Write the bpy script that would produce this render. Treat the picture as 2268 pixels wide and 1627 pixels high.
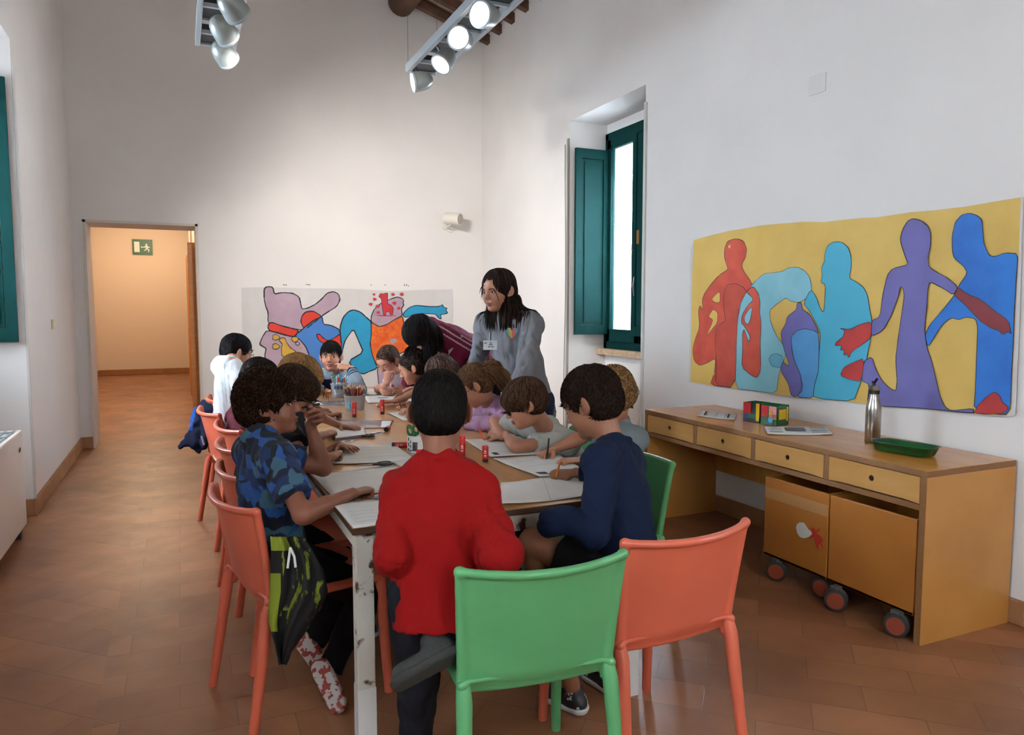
import bpy, bmesh, math, random
import numpy as np
from mathutils import Vector, Matrix
for o in list(bpy.data.objects): bpy.data.objects.remove(o, do_unlink=True)
SC = bpy.context.scene
COL = SC.collection
rnd = random.Random(7)

# ------------------------------------------------------------------ camera
F_PX, CAM_H = 1640.0, 1.42
PITCH = math.atan((813.5-680.0)/F_PX)
YAW = math.atan((1134-400.0)/(F_PX/math.cos(PITCH)))
fw = np.array([math.sin(YAW)*math.cos(PITCH), math.cos(YAW)*math.cos(PITCH), -math.sin(PITCH)])
rt = np.array([math.cos(YAW), -math.sin(YAW), 0.0])
up = np.cross(rt, fw)
EYE = np.array([0, 0, CAM_H])
cd = bpy.data.cameras.new('camera'); cam = bpy.data.objects.new('camera', cd); COL.objects.link(cam)
cd.sensor_width = 36; cd.lens = F_PX/2268*36; cd.clip_start = 0.05
cam.matrix_world = Matrix([[rt[0], up[0], -fw[0], 0], [rt[1], up[1], -fw[1], 0], [rt[2], up[2], -fw[2], CAM_H], [0, 0, 0, 1]])
SC.camera = cam
def ray(px, py): return fw + rt*(px-1134)/F_PX - up*(py-813.5)/F_PX
def oz(px, py, z): d = ray(px, py); return EYE + d*((z-CAM_H)/d[2])      # point of a sight line at a height
def ox(px, py, x): d = ray(px, py); return EYE + d*(x/d[0])
def oy(px, py, y): d = ray(px, py); return EYE + d*(y/d[1])
def od(px, py, dep): return EYE + ray(px, py)*dep

# ------------------------------------------------------------------ light, world, exposure
SC.view_settings.view_transform = 'Standard'; SC.view_settings.look = 'None'
SC.view_settings.gamma = 1; SC.view_settings.use_curve_mapping = False
SC.view_settings.exposure = 1.18
w = bpy.data.worlds.new('world'); SC.world = w; w.use_nodes = True
w.node_tree.nodes['Background'].inputs[0].default_value = (0.75, 0.86, 1.0, 1)
w.node_tree.nodes['Background'].inputs[1].default_value = 5.0
def area(name, loc, direction, sx, sy, power, col, spread=180):
    l = bpy.data.lights.new(name, 'AREA'); l.shape = 'RECTANGLE'; l.size = sx; l.size_y = sy
    l.energy = power; l.color = col; l.spread = math.radians(spread)
    o = bpy.data.objects.new(name, l); COL.objects.link(o); o.location = loc
    o.rotation_euler = Vector(direction).to_track_quat('-Z', 'Y').to_euler(); return o
DAY = (0.72, 0.86, 1.0)
# daylight coming in at the window openings (far right, far left, two nearer the camera); the last one is added fill
area('daylight_or_fill', (4.30, 5.70, 2.15), (-1, -0.45, -0.25), 2.3, 1.1, 330, DAY, 120)
area('daylight_or_fill', (-1.80, 5.2, 2.15), (1, -0.30, -0.2), 2.3, 1.2, 150, DAY, 120)
area('daylight_or_fill', (-1.85, 0.6, 2.15), (1, 0.35, -0.2), 2.3, 1.2, 95, DAY)
area('daylight_or_fill', (4.35, 0.0, 2.15), (-1, 0.3, -0.2), 2.3, 1.0, 60, DAY)
area('daylight_or_fill', (1.2, -2.5, 2.3), (0, 1, -0.05), 1.8, 1.6, 36, (0.95, 0.97, 1.0))  # added fill panel before the solid front wall, no window there
def lamp(name, loc, power, col, r=0.05, tgt=None, ang=60, blend=0.5):
    l = bpy.data.lights.new(name, 'SPOT' if tgt is not None else 'POINT'); l.energy = power; l.color = col; l.shadow_soft_size = r
    o = bpy.data.objects.new(name, l); COL.objects.link(o); o.location = loc
    if tgt is not None:
        l.spot_size = math.radians(ang); l.spot_blend = blend
        o.rotation_euler = (Vector(tgt)-Vector(loc)).to_track_quat('-Z', 'Y').to_euler()
    return o
WARM = (1.0, 0.80, 0.58)
lamp('corridor_lamp', (-0.6, 12.0, 2.85), 19, WARM, 0.12)
lamp('corridor_lamp', (-0.3, 9.9, 2.9), 9, WARM, 0.12)
lamp('corridor_lamp', (-0.6, 16.0, 2.85), 17, WARM, 0.12)

# ------------------------------------------------------------------ materials
def lin(h):
    if isinstance(h, str):
        c = [int(h[i:i+2], 16)/255 for i in (0, 2, 4)]
    else: c = h
    return tuple(x/12.92 if x <= .04045 else ((x+.055)/1.055)**2.4 for x in c)+(1,)
MATS = {}
def mat(name, col, rough=0.5, metal=0.0, var=0.0, vscale=8.0, bump=0.0, bscale=60.0, spec=0.5, col2=None, stretch=None, coat=0, trans=0, emit=None, estr=1.0, sheen=0, sss=0, thr=None, det=4, alpha=1):
    if name in MATS: return MATS[name]
    m = bpy.data.materials.new(name); m.use_nodes = True; nt = m.node_tree; N = nt.nodes; L = nt.links
    b = N['Principled BSDF']; c = lin(col)
    b.inputs['Base Color'].default_value = c; b.inputs['Roughness'].default_value = rough
    b.inputs['Metallic'].default_value = metal; b.inputs['Specular IOR Level'].default_value = spec
    if coat: b.inputs['Coat Weight'].default_value = coat; b.inputs['Coat Roughness'].default_value = 0.15
    if trans: b.inputs['Transmission Weight'].default_value = trans
    if sheen: b.inputs['Sheen Weight'].default_value = sheen; b.inputs['Sheen Roughness'].default_value = 0.5
    if sss: b.inputs['Subsurface Weight'].default_value = sss; b.inputs['Subsurface Radius'].default_value = (0.02, 0.008, 0.004); b.inputs['Subsurface Scale'].default_value = 0.5
    if alpha < 1: b.inputs['Alpha'].default_value = alpha
    if emit: b.inputs['Emission Color'].default_value = lin(emit); b.inputs['Emission Strength'].default_value = estr
    tc = N.new('ShaderNodeTexCoord'); mp = N.new('ShaderNodeMapping'); L.new(tc.outputs['Object'], mp.inputs[0])
    if stretch: mp.inputs['Scale'].default_value = stretch
    if var or col2:
        n = N.new('ShaderNodeTexNoise'); n.inputs['Scale'].default_value = vscale; n.inputs['Detail'].default_value = det; L.new(mp.outputs[0], n.inputs['Vector'])
        r = N.new('ShaderNodeValToRGB'); L.new(n.outputs[0], r.inputs[0]); L.new(r.outputs[0], b.inputs['Base Color'])
        t = thr or (0.3, 0.7)
        r.color_ramp.elements[0].position = t[0]; r.color_ramp.elements[1].position = t[1]
        if col2: c2 = lin(col2); r.color_ramp.elements[0].color = c; r.color_ramp.elements[1].color = c2
        else:
            r.color_ramp.elements[0].color = tuple(x*(1-var) for x in c[:3])+(1,); r.color_ramp.elements[1].color = tuple(min(1, x*(1+var)) for x in c[:3])+(1,)
    if bump:
        n2 = N.new('ShaderNodeTexNoise'); n2.inputs['Scale'].default_value = bscale; n2.inputs['Detail'].default_value = 3; L.new(mp.outputs[0], n2.inputs['Vector'])
        bp = N.new('ShaderNodeBump'); bp.inputs['Strength'].default_value = bump; bp.inputs['Distance'].default_value = 0.01
        L.new(n2.outputs[0], bp.inputs['Height']); L.new(bp.outputs[0], b.inputs['Normal'])
    MATS[name] = m; return m
M_wall = mat('wall_plaster', 'dfdcd8', 0.9, var=0.04, vscale=1.2, bump=0.12, bscale=14)
M_green = mat('green_paint', '03302e', 0.75, var=0.12, vscale=3, spec=0.12)
M_white = mat('white_paint', 'dcdad4', 0.5, var=0.04)
M_greymetal = mat('grey_metal', '9aa3a8', 0.4, metal=0.3)
M_darkmetal = mat('dark_metal', '2c3134', 0.5, metal=0.3)
M_black = mat('black_plastic', '101113', 0.4)
M_chrome = mat('chrome', 'cccccc', 0.2, metal=1)
M_base = mat('terracotta_skirting', 'a0724a', 0.7, var=0.15, vscale=6, bump=.2)
M_wood = mat('birch_ply', 'b9803c', 0.33, col2='c9924c', vscale=3.0, stretch=(1, 6, 1), det=6, bump=.02)
M_woodtop = mat('birch_ply_top', 'c3842f', 0.25, col2='cf9340', vscale=2.5, stretch=(5, 1, 1), det=6, coat=.12)
M_woodend = mat('ply_edge', '7d5430', 0.6, col2='94693d', vscale=30, stretch=(1, 1, 30))
M_drawer = mat('drawer_birch', 'be8c4c', 0.35, col2='c99a5a', vscale=3, stretch=(1, 1, 6), det=6)
M_crate = mat('crate_ply', 'a8682c', 0.4, col2='b3732f', vscale=4, det=5)
M_beam = mat('old_beam_wood', '4a3528', 0.8, col2='6b4a35', vscale=10, stretch=(1, .2, 1), bump=.4, bscale=30)
M_orange = mat('orange_plastic', 'cc6247', 0.38, var=0.06, vscale=5, bump=.05, bscale=500)
M_greenp = mat('green_plastic', '579c64', 0.38, var=0.06, vscale=5, bump=.05, bscale=500)
M_paper = mat('paper', 'd9dbd8', 0.75, var=0.03)
M_red = mat('red_plastic', 'c9201a', 0.35)

# ------------------------------------------------------------------ object helpers
def meshobj(name, verts, faces, m, parent=None, smooth=False, mi=None):
    me = bpy.data.meshes.new(name); me.from_pydata([tuple(v) for v in verts], [], [tuple(f) for f in faces])
    for q in (m if isinstance(m, (list, tuple)) else [m]): me.materials.append(q)
    if smooth: me.polygons.foreach_set('use_smooth', [True]*len(me.polygons))
    if mi is not None: me.polygons.foreach_set('material_index', list(mi))
    me.update(); o = bpy.data.objects.new(name, me); COL.objects.link(o)
    if parent is not None: o.parent = parent
    return o
def tag(o, label=None, cat=None, group=None, kind=None):
    if label: o['label'] = label
    if cat: o['category'] = cat
    if group: o['group'] = group
    if kind: o['kind'] = kind
    return o
def thing(name, loc, label, cat, group=None, rz=0):
    o = bpy.data.objects.new(name, None); COL.objects.link(o); o.location = tuple(loc); o.rotation_euler = (0, 0, rz); o.empty_display_size = .05
    return tag(o, label, cat, group)
def copy_tree(o, parent=None):
    c = o.copy(); COL.objects.link(c); c.parent = parent
    for ch in list(o.children): copy_tree(ch, c)
    return c
class MB:
    def __init__(s): s.v = []; s.f = []; s.mi = []; s.sm = False
    def add(s, vs, fs, mi=0):
        n = len(s.v); s.v += [tuple(v) for v in vs]; s.f += [tuple(i+n for i in f) for f in fs]; s.mi += [mi]*len(fs); return s
    def box(s, lo, hi, mi=0, b=0.0):
        x0, y0, z0 = lo; x1, y1, z1 = hi
        if x0 > x1: x0, x1 = x1, x0
        if y0 > y1: y0, y1 = y1, y0
        if z0 > z1: z0, z1 = z1, z0
        if b <= 0:
            s.add([(x0,y0,z0),(x1,y0,z0),(x1,y1,z0),(x0,y1,z0),(x0,y0,z1),(x1,y0,z1),(x1,y1,z1),(x0,y1,z1)],
                  [(0,3,2,1),(4,5,6,7),(0,1,5,4),(1,2,6,5),(2,3,7,6),(3,0,4,7)], mi); return s
        bm = bmesh.new(); bmesh.ops.create_cube(bm, size=1)
        for v in bm.verts: v.co = Vector(((x0+x1)/2+v.co.x*(x1-x0), (y0+y1)/2+v.co.y*(y1-y0), (z0+z1)/2+v.co.z*(z1-z0)))
        bmesh.ops.bevel(bm, geom=bm.edges[:], offset=min(b, .45*min(x1-x0, y1-y0, z1-z0)), segments=2, profile=.5, affect='EDGES')
        bm.verts.ensure_lookup_table()
        s.add([v.co[:] for v in bm.verts], [[v.index for v in f.verts] for f in bm.faces], mi); bm.free(); return s
    def obox(s, c, ax, ay, az, hx, hy, hz, mi=0):
        c, ax, ay, az = map(np.array, (c, ax, ay, az)); P = []
        for sx, sy, sz in [(-1,-1,-1),(1,-1,-1),(1,1,-1),(-1,1,-1),(-1,-1,1),(1,-1,1),(1,1,1),(-1,1,1)]: P.append(c+ax*hx*sx+ay*hy*sy+az*hz*sz)
        s.add(P, [(0,3,2,1),(4,5,6,7),(0,1,5,4),(1,2,6,5),(2,3,7,6),(3,0,4,7)], mi); return s
    def tube(s, pts, rads, n=12, mi=0, caps=True, sq=None):
        pts = [np.array(p, float) for p in pts]
        if not hasattr(rads, '__len__'): rads = [rads]*len(pts)
        V = []; ref = None
        for i, p in enumerate(pts):
            d = pts[min(i+1, len(pts)-1)]-pts[max(i-1, 0)]; d = d/(np.linalg.norm(d)+1e-12)
            if ref is None:
                ref = np.array([0, 0, 1.]) if abs(d[2]) < .9 else np.array([1., 0, 0])
            a = ref-d*np.dot(ref, d); a = a/(np.linalg.norm(a)+1e-12); ref = a; b = np.cross(d, a)
            for k in range(n):
                t = 2*math.pi*k/n; V.append(p+(a*math.cos(t)+b*math.sin(t)*(sq or 1))*rads[i])
        Fc = []
        for i in range(len(pts)-1):
            for k in range(n): Fc.append((i*n+k, i*n+(k+1) % n, (i+1)*n+(k+1) % n, (i+1)*n+k))
        if caps: Fc.append(tuple(range(n))[::-1]); Fc.append(tuple((len(pts)-1)*n+k for k in range(n)))
        s.add(V, Fc, mi); return s
    def lathe(s, prof, c=(0,0,0), n=24, mi=0, ax=None):
        c = np.array(c, float); A = np.array(ax if ax is not None else (0, 0, 1.), float); A /= np.linalg.norm(A)
        r_ = np.array([1., 0, 0]) if abs(A[0]) < .9 else np.array([0, 1., 0]); u_ = np.cross(A, r_); u_ /= np.linalg.norm(u_); v_ = np.cross(A, u_)
        V = []; 
        for r, z in prof:
            for k in range(n): t = 2*math.pi*k/n; V.append(c+A*z+(u_*math.cos(t)-v_*math.sin(t))*r)
        Fc = [(i*n+k, i*n+(k+1) % n, (i+1)*n+(k+1) % n, (i+1)*n+k) for i in range(len(prof)-1) for k in range(n)]
        s.add(V, Fc, mi); return s
    def prism(s, poly, a, b, axis='z', mi=0):
        n = len(poly)
        def pt(p, h): return {'z': (p[0], p[1], h), 'x': (h, p[0], p[1]), 'y': (p[0], h, p[1])}[axis]
        s.add([pt(p, a) for p in poly]+[pt(p, b) for p in poly], [tuple(range(n))[::-1], tuple(range(n, 2*n))]+[(i, (i+1) % n, n+(i+1) % n, n+i) for i in range(n)], mi); return s
    def build(s, name, m, parent=None, smooth=False, off=None):
        v = s.v if off is None else [tuple(np.array(p)-np.array(off)) for p in s.v]
        o = meshobj(name, v, s.f, m, parent, smooth, s.mi)
        if smooth:
            try: o.data.set_sharp_from_angle(angle=math.radians(40))
            except Exception: pass
        return o
def struct(name, mb, m): o = mb.build(name, m); o['kind'] = 'structure'; return o

# ------------------------------------------------------------------ implicit surfaces (smooth bodies, cloth, chairs)
def nrm(v): v = np.array(v, float); return v/(np.linalg.norm(v)+1e-12)
class Prim:
    def __init__(s, fn, lo, hi, k=0.01, op='add'): s.fn = fn; s.lo = np.array(lo, float); s.hi = np.array(hi, float); s.k = k; s.op = op
def cap(a, b, ra, rb=None, k=.01, op='add', flat=None, cutb=False):
    a = np.array(a, float); b = np.array(b, float); rb = ra if rb is None else rb; ba = b-a; L2 = max(ba@ba, 1e-9); u = ba/math.sqrt(L2)
    S = None
    if flat is not None: n, q = nrm(flat[0]), flat[1]
    def fn(P):
        pa = P-a; t = np.clip(pa@ba/L2, 0, 1)
        d = pa-t[..., None]*ba
        if flat is not None: d = d+(d@n)[..., None]*n*(1/q-1)
        r = np.sqrt((d*d).sum(-1))-(ra+(rb-ra)*t)
        if cutb: r = np.maximum(r, (P-b)@u)
        return r
    R = max(ra, rb)
    return Prim(fn, np.minimum(a, b)-R, np.maximum(a, b)+R, k, op)
def ell(c, R, rad, k=.01, op='add'):
    c = np.array(c, float); R = np.array(R, float); rad = np.array(rad, float)     # rows of R = axes
    def fn(P):
        q = (P-c)@R.T; k0 = np.sqrt(((q/rad)**2).sum(-1)); k1 = np.sqrt(((q/rad**2)**2).sum(-1))+1e-9
        return k0*(k0-1)/k1
    m = rad.max(); return Prim(fn, c-m, c+m, k, op)
def chain(pts, rads, k=.01, op='add', flat=None):
    """one smooth tapered tube along a polyline"""
    pts = np.array(pts, float)
    if not hasattr(rads, '__len__'): rads = [rads]*len(pts)
    cs = [cap(pts[i], pts[i+1], rads[i], rads[i+1], flat=flat) for i in range(len(pts)-1)]; R = max(rads)
    def fn(P):
        F = cs[0].fn(P)
        for c in cs[1:]: F = np.minimum(F, c.fn(P))
        return F
    return [Prim(fn, pts.min(0)-R, pts.max(0)+R, k, op)]
def half(p, n):                     # keep the side the normal points away from
    p = np.array(p, float); n = nrm(n); return Prim(lambda P: (P-p)@n, [-99]*3, [99]*3, 0, 'int')
def field(prims, P, disp=None):
    F = np.full(P.shape[:-1], 9.0)
    for p in prims:
        d = p.fn(P)
        if p.op == 'add':
            h = np.maximum(p.k-np.abs(F-d), 0)/max(p.k, 1e-6); F = np.minimum(F, d)-h*h*p.k*.25
        elif p.op == 'sub':
            h = np.maximum(p.k-np.abs(F+d), 0)/max(p.k, 1e-6); F = np.maximum(F, -d)+h*h*p.k*.25
        else: F = np.maximum(F, d)
    if disp is not None: F = F+disp(P)
    return F
def surf(name, prims, h, m, parent=None, matf=None, disp=None, off=(0, 0, 0), B=22):
    adds = [p for p in prims if p.op == 'add']
    lo = np.min([p.lo for p in adds], 0)-3*h-.01; hi = np.max([p.hi for p in adds], 0)+3*h+.01
    nb = np.ceil((hi-lo)/(h*B)).astype(int); KV = []; KP = []; Q = []
    g = np.arange(-1, B+1)*h; MM = 1 << 20
    bs = h*B; rad = bs*math.sqrt(3)/2
    for bi in np.ndindex(*nb):
        o = lo+np.array(bi)*bs; oc = o+bs/2
        act = [p for p in prims if p.op == 'int' or np.all(p.lo-p.k-h*2-.012 < o+bs) and np.all(p.hi+p.k+h*2+.012 > o)]
        if not any(p.op == 'add' for p in act): continue
        fc = field(act, oc[None], None)[0]
        if fc < -rad*1.9-.02 or fc > rad*2.6+.03: continue
        X, Y, Z = np.meshgrid(o[0]+g, o[1]+g, o[2]+g, indexing='ij'); P = np.stack([X, Y, Z], -1)
        f = field(act, P, disp)
        ins = f < 0
        if ins.all() or not ins.any(): continue
        # cells
        c = [ins[a:a+B+1, b_:b_+B+1, c_:c_+B+1] for a in (0, 1) for b_ in (0, 1) for c_ in (0, 1)]
        s_ = sum(x.astype(np.int8) for x in c); cx = np.argwhere((s_ > 0) & (s_ < 8))
        if not len(cx): continue
        acc = np.zeros((len(cx), 3)); cnt = np.zeros(len(cx))
        for ax in range(3):
            for u0 in (0, 1):
                for v0 in (0, 1):
                    d0 = np.zeros(3, int); d0[(ax+1) % 3] = u0; d0[(ax+2) % 3] = v0; d1 = d0.copy(); d1[ax] = 1
                    i0 = cx+d0; i1 = cx+d1; f0 = f[i0[:, 0], i0[:, 1], i0[:, 2]]; f1 = f[i1[:, 0], i1[:, 1], i1[:, 2]]
                    mm = (f0 < 0) != (f1 < 0); t = np.where(mm, f0/np.where(mm, f0-f1, 1), 0)
                    pt = i0.astype(float); pt[:, ax] += t; acc += pt*mm[:, None]; cnt += mm
        vp = acc/cnt[:, None]
        gi = cx+np.array(bi)*B
        KV.append((gi[:, 0]*MM+gi[:, 1])*MM+gi[:, 2]); KP.append(o+(vp-1)*h)
        for ax in range(3):
            sl0 = [slice(1, B+1)]*3; sl1 = list(sl0); sl1[ax] = slice(2, B+2)
            a0 = ins[tuple(sl0)]; a1 = ins[tuple(sl1)]; e = np.argwhere(a0 != a1)
            if not len(e): continue
            fl = a0[e[:, 0], e[:, 1], e[:, 2]]; e = e+1; b1 = np.zeros(3, int); c1 = np.zeros(3, int); b1[(ax+1) % 3] = 1; c1[(ax+2) % 3] = 1
            q = [e-b1-c1, e-c1, e, e-b1]; gk = [((x+np.array(bi)*B)[:, 0]*MM+(x+np.array(bi)*B)[:, 1])*MM+(x+np.array(bi)*B)[:, 2] for x in q]
            gk = np.stack(gk, 1); gk[~fl] = gk[~fl][:, ::-1]; Q.append(gk)
    K = np.concatenate(KV); P = np.concatenate(KP); Q = np.concatenate(Q)
    uk, idx = np.unique(K, return_index=True); P = P[idx]; Fq = np.searchsorted(uk, Q)
    nv, nf = len(P), len(Fq)
    me = bpy.data.meshes.new(name); me.vertices.add(nv); me.loops.add(nf*4); me.polygons.add(nf)
    W = P-np.array(off)
    me.vertices.foreach_set('co', W.astype(np.float32).ravel()); me.loops.foreach_set('vertex_index', Fq.astype(np.int32).ravel())
    me.polygons.foreach_set('loop_start', np.arange(0, nf*4, 4, dtype=np.int32)); me.polygons.foreach_set('use_smooth', np.ones(nf, bool))
    for q in (m if isinstance(m, (list, tuple)) else [m]): me.materials.append(q)
    if matf is not None: me.polygons.foreach_set('material_index', matf(P[Fq].mean(1)).astype(np.int32))
    me.update(calc_edges=True); me.validate()
    o = bpy.data.objects.new(name, me); COL.objects.link(o)
    if parent is not None: o.parent = parent
    return o
# ================================================================== THE ROOM
XL, XR, YB, YN, ZC = -0.96, 3.39, 8.5, -2.6, 4.55
TW = 0.5
# floor: terracotta tiles
def floor_mat(name='terracotta_floor'):
    m = bpy.data.materials.new(name); m.use_nodes = True; nt = m.node_tree; N = nt.nodes; L = nt.links; b = N['Principled BSDF']
    tc = N.new('ShaderNodeTexCoord')
    def brick(rot, off, bw=.37, rh=.185):
        mp = N.new('ShaderNodeMapping'); L.new(tc.outputs['Object'], mp.inputs[0]); mp.inputs['Rotation'].default_value = (0, 0, rot); mp.inputs['Location'].default_value = off
        t = N.new('ShaderNodeTexBrick'); L.new(mp.outputs[0], t.inputs[0]); t.inputs['Scale'].default_value = 1; t.inputs['Brick Width'].default_value = bw; t.inputs['Row Height'].default_value = rh
        t.inputs['Mortar Size'].default_value = .0035; t.inputs['Mortar Smooth'].default_value = .6; t.inputs['Bias'].default_value = 0
        t.inputs['Color1'].default_value = lin('8f6040'); t.inputs['Color2'].default_value = lin('a3704c'); t.inputs['Mortar'].default_value = lin('7f5a42'); return t
    t1 = brick(0, (0.05, 0, 0)); t2 = brick(math.radians(43), (0, 0, 0)); 
    sp = N.new('ShaderNodeSeparateXYZ'); L.new(tc.outputs['Object'], sp.inputs[0])
    def cmp(op, v):
        q = N.new('ShaderNodeMath'); q.operation = op; L.new(sp.outputs[0], q.inputs[0]); q.inputs[1].default_value = v; return q
    a = cmp('GREATER_THAN', -.32); c = cmp('LESS_THAN', 0.42); mu = N.new('ShaderNodeMath'); mu.operation = 'MULTIPLY'; L.new(a.outputs[0], mu.inputs[0]); L.new(c.outputs[0], mu.inputs[1])
    mx = N.new('ShaderNodeMix'); mx.data_type = 'RGBA'; L.new(mu.outputs[0], mx.inputs[0]); L.new(t2.outputs[0], mx.inputs[6]); L.new(t1.outputs[0], mx.inputs[7])
    n = N.new('ShaderNodeTexNoise'); n.inputs['Scale'].default_value = 2.2; n.inputs['Detail'].default_value = 8; L.new(tc.outputs['Object'], n.inputs['Vector'])
    r = N.new('ShaderNodeValToRGB'); L.new(n.outputs[0], r.inputs[0]); r.color_ramp.elements[0].position = .3; r.color_ramp.elements[1].position = .7
    r.color_ramp.elements[0].color = (.68, .66, .64, 1); r.color_ramp.elements[1].color = (1.12, 1.12, 1.14, 1)
    m2 = N.new('ShaderNodeMix'); m2.data_type = 'RGBA'; m2.blend_type = 'MULTIPLY'; m2.inputs[0].default_value = 1; L.new(mx.outputs[2], m2.inputs[6]); L.new(r.outputs[0], m2.inputs[7])
    L.new(m2.outputs[2], b.inputs['Base Color']); 
    n2 = N.new('ShaderNodeTexNoise'); n2.inputs['Scale'].default_value = 9; n2.inputs['Detail'].default_value = 6; L.new(tc.outputs['Object'], n2.inputs['Vector'])
    mr = N.new('ShaderNodeMapRange'); L.new(n2.outputs[0], mr.inputs[0]); mr.inputs[3].default_value = .30; mr.inputs[4].default_value = .5; L.new(mr.outputs[0], b.inputs['Roughness'])
    bp = N.new('ShaderNodeBump'); bp.inputs['Strength'].default_value = .15; bp.inputs['Distance'].default_value = .006; L.new(t2.outputs['Fac'], bp.inputs['Height']); bp.invert = True
    bp2 = N.new('ShaderNodeBump'); bp2.inputs['Strength'].default_value = .3; bp2.inputs['Distance'].default_value = .004; L.new(n2.outputs[0], bp2.inputs['Height']); L.new(bp.outputs[0], bp2.inputs['Normal'])
    L.new(bp2.outputs[0], b.inputs['Normal']); return m
M_floor = floor_mat()
struct('floor', MB().box((XL-.6, YN-.5, -.2), (XR+.6, YB+.1, 0)), M_floor)
struct('floor_corridor', MB().box((-2.2, YB+.1, -.2), (1.2, 18, 0)), M_floor)

def wall_with_holes(name, axis, pos, thick, a0, a1, z0, z1, holes):
    """wall across an axis with rectangular openings (a_lo, a_hi, z_lo, z_hi)"""
    mb = MB(); cuts = sorted(holes); cur = a0
    def bx(lo, hi, zl, zh):
        if hi-lo < 1e-4 or zh-zl < 1e-4: return
        if axis == 'x': mb.box((pos, lo, zl), (pos+thick, hi, zh))
        else: mb.box((lo, pos, zl), (hi, pos+thick, zh))
    for h in cuts:
        bx(cur, h[0], z0, z1); bx(h[0], h[1], z0, h[2]); bx(h[0], h[1], h[3], z1); cur = h[1]
    bx(cur, a1, z0, z1)
    return struct(name, mb, M_wall)
NR = (5.02, 6.27, 0.0, 3.16)      # far right niche
NL = (4.52, 5.88, 0.0, 3.16)
wall_with_holes('wall_right', 'x', XR, .41, YN, YB+.6, 0, 6.6, [(-.6, .6, 0, 3.16), NR])
wall_with_holes('wall_left', 'x', XL, -.41, YN, YB+.6, 0, 6.6, [(0, 1.3, 0, 3.16), NL])
wall_with_holes('wall_back', 'y', YB, TW, XL-.41, XR+.41, 0, 6.6, [(-.835, .165, 0, 2.26)])
struct('wall_front', MB().box((XL-.41, YN-.3, 0), (XR+.41, YN, 6.6)), M_wall)
# outer window walls with the actual openings (z 1.02 .. 3.08)
def outer(name, x, t, spans):
    mb = MB()
    for (a, b_) in spans:
        mb.box((x, a-.1, 0), (x+t, b_+.1, 1.0)); mb.box((x, a-.1, 3.07), (x+t, b_+.1, 3.3))
    return struct(name, mb, M_wall)
outer('wall_under_window_right', XR+.41, .25, [NR[:2], (-.6, .6)])
outer('wall_under_window_left', XL-.41, -.25, [NL[:2], (0, 1.3)])
# corridor
mb = MB(); mb.box((-2.1, YB+TW, 0), (-1.6, 17.9, 3.3)); mb.box((-1.6, YB+TW, 0), (-.9, YB+TW+.35, 3.3))
struct('wall_corridor_left', mb, mat('corridor_plaster', 'e6d6c4', .9, bump=.1, bscale=14))
struct('wall_corridor_right', MB().box((.2, YB+TW, 0), (.6, 17.9, 3.3)), MATS['corridor_plaster'])
struct('wall_corridor_end', MB().box((-2.1, 17.5, 0), (.6, 17.9, 3.3)), MATS['corridor_plaster'])
struct('ceiling_corridor', MB().box((-2.1, YB+TW, 3.05), (.6, 17.9, 3.3)), MATS['corridor_plaster'])
# skirting of terracotta
def skirt(name, segs):
    mb = MB()
    for lo, hi in segs:
        mb.box(lo+(0,), hi+(.115,), b=.006)
    return struct(name, mb, M_base)
skirt('baseboard_right', [((XR-.02, YN), (XR, -.6)), ((XR-.02, .6), (XR, 1.98)), ((XR-.02, 1.98), (XR, NR[0])), ((XR-.02, NR[1]), (XR, YB))])
skirt('baseboard_back', [((XL, YB-.02), (-.85, YB)), ((.18, YB-.02), (XR, YB))])
skirt('baseboard_left', [((XL, YN), (XL+.02, 0)), ((XL, 1.3), (XL+.02, NL[0])), ((XL, NL[1]-.02), (XL+.02, YB)), ((XL-.41, NL[1]-.02), (XL+.0, NL[1]))])
skirt('baseboard_corridor', [((-1.6, 17.48), (.2, 17.5)), ((-1.6, 9.4), (-1.58, 17.48)), ((-.9, YB+TW+.33), (-.895, YB+TW+.35))])
# door frame trim round the opening
mb = MB(); mb.box((-.86, YB-.012, 0), (-.835, YB, 2.285)); mb.box((.165, YB-.012, 0), (.19, YB, 2.285)); mb.box((-.86, YB-.012, 2.26), (.19, YB, 2.285))
struct('trim_doorway', mb, mat('doorway_trim', 'cfc8be', .7))
# ceiling: sloped, tiles over joists
M_ceil = mat('ceiling_tiles', 'b59a88', .9, var=.2, vscale=5)
SL = .33
mb = MB(); xm = 1.2
zr = 4.60; zm = zr+(XR-xm)*SL
mb.add([(XR+.4, YN-.3, zr-.4*SL), (xm, YN-.3, zm), (xm, YB+.4, zm), (XR+.4, YB+.4, zr-.4*SL), (XR+.4, YN-.3, zr+.1), (xm, YN-.3, zm+.2), (xm, YB+.4, zm+.2), (XR+.4, YB+.4, zr+.1)], [(0,1,2,3),(7,6,5,4),(0,4,5,1),(2,6,7,3),(1,5,6,2),(0,3,7,4)])
mb.add([(XL-.4, YN-.3, zm-(xm-XL+.4)*SL), (XL-.4, YB+.4, zm-(xm-XL+.4)*SL), (xm, YB+.4, zm), (xm, YN-.3, zm), (XL-.4, YN-.3, zm-.4), (XL-.4, YB+.4, zm-.4), (xm, YB+.4, zm+.2), (xm, YN-.3, zm+.2)], [(0,1,2,3),(4,7,6,5),(0,3,7,4),(1,5,6,2)])
struct('ceiling', mb, M_ceil)
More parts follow.
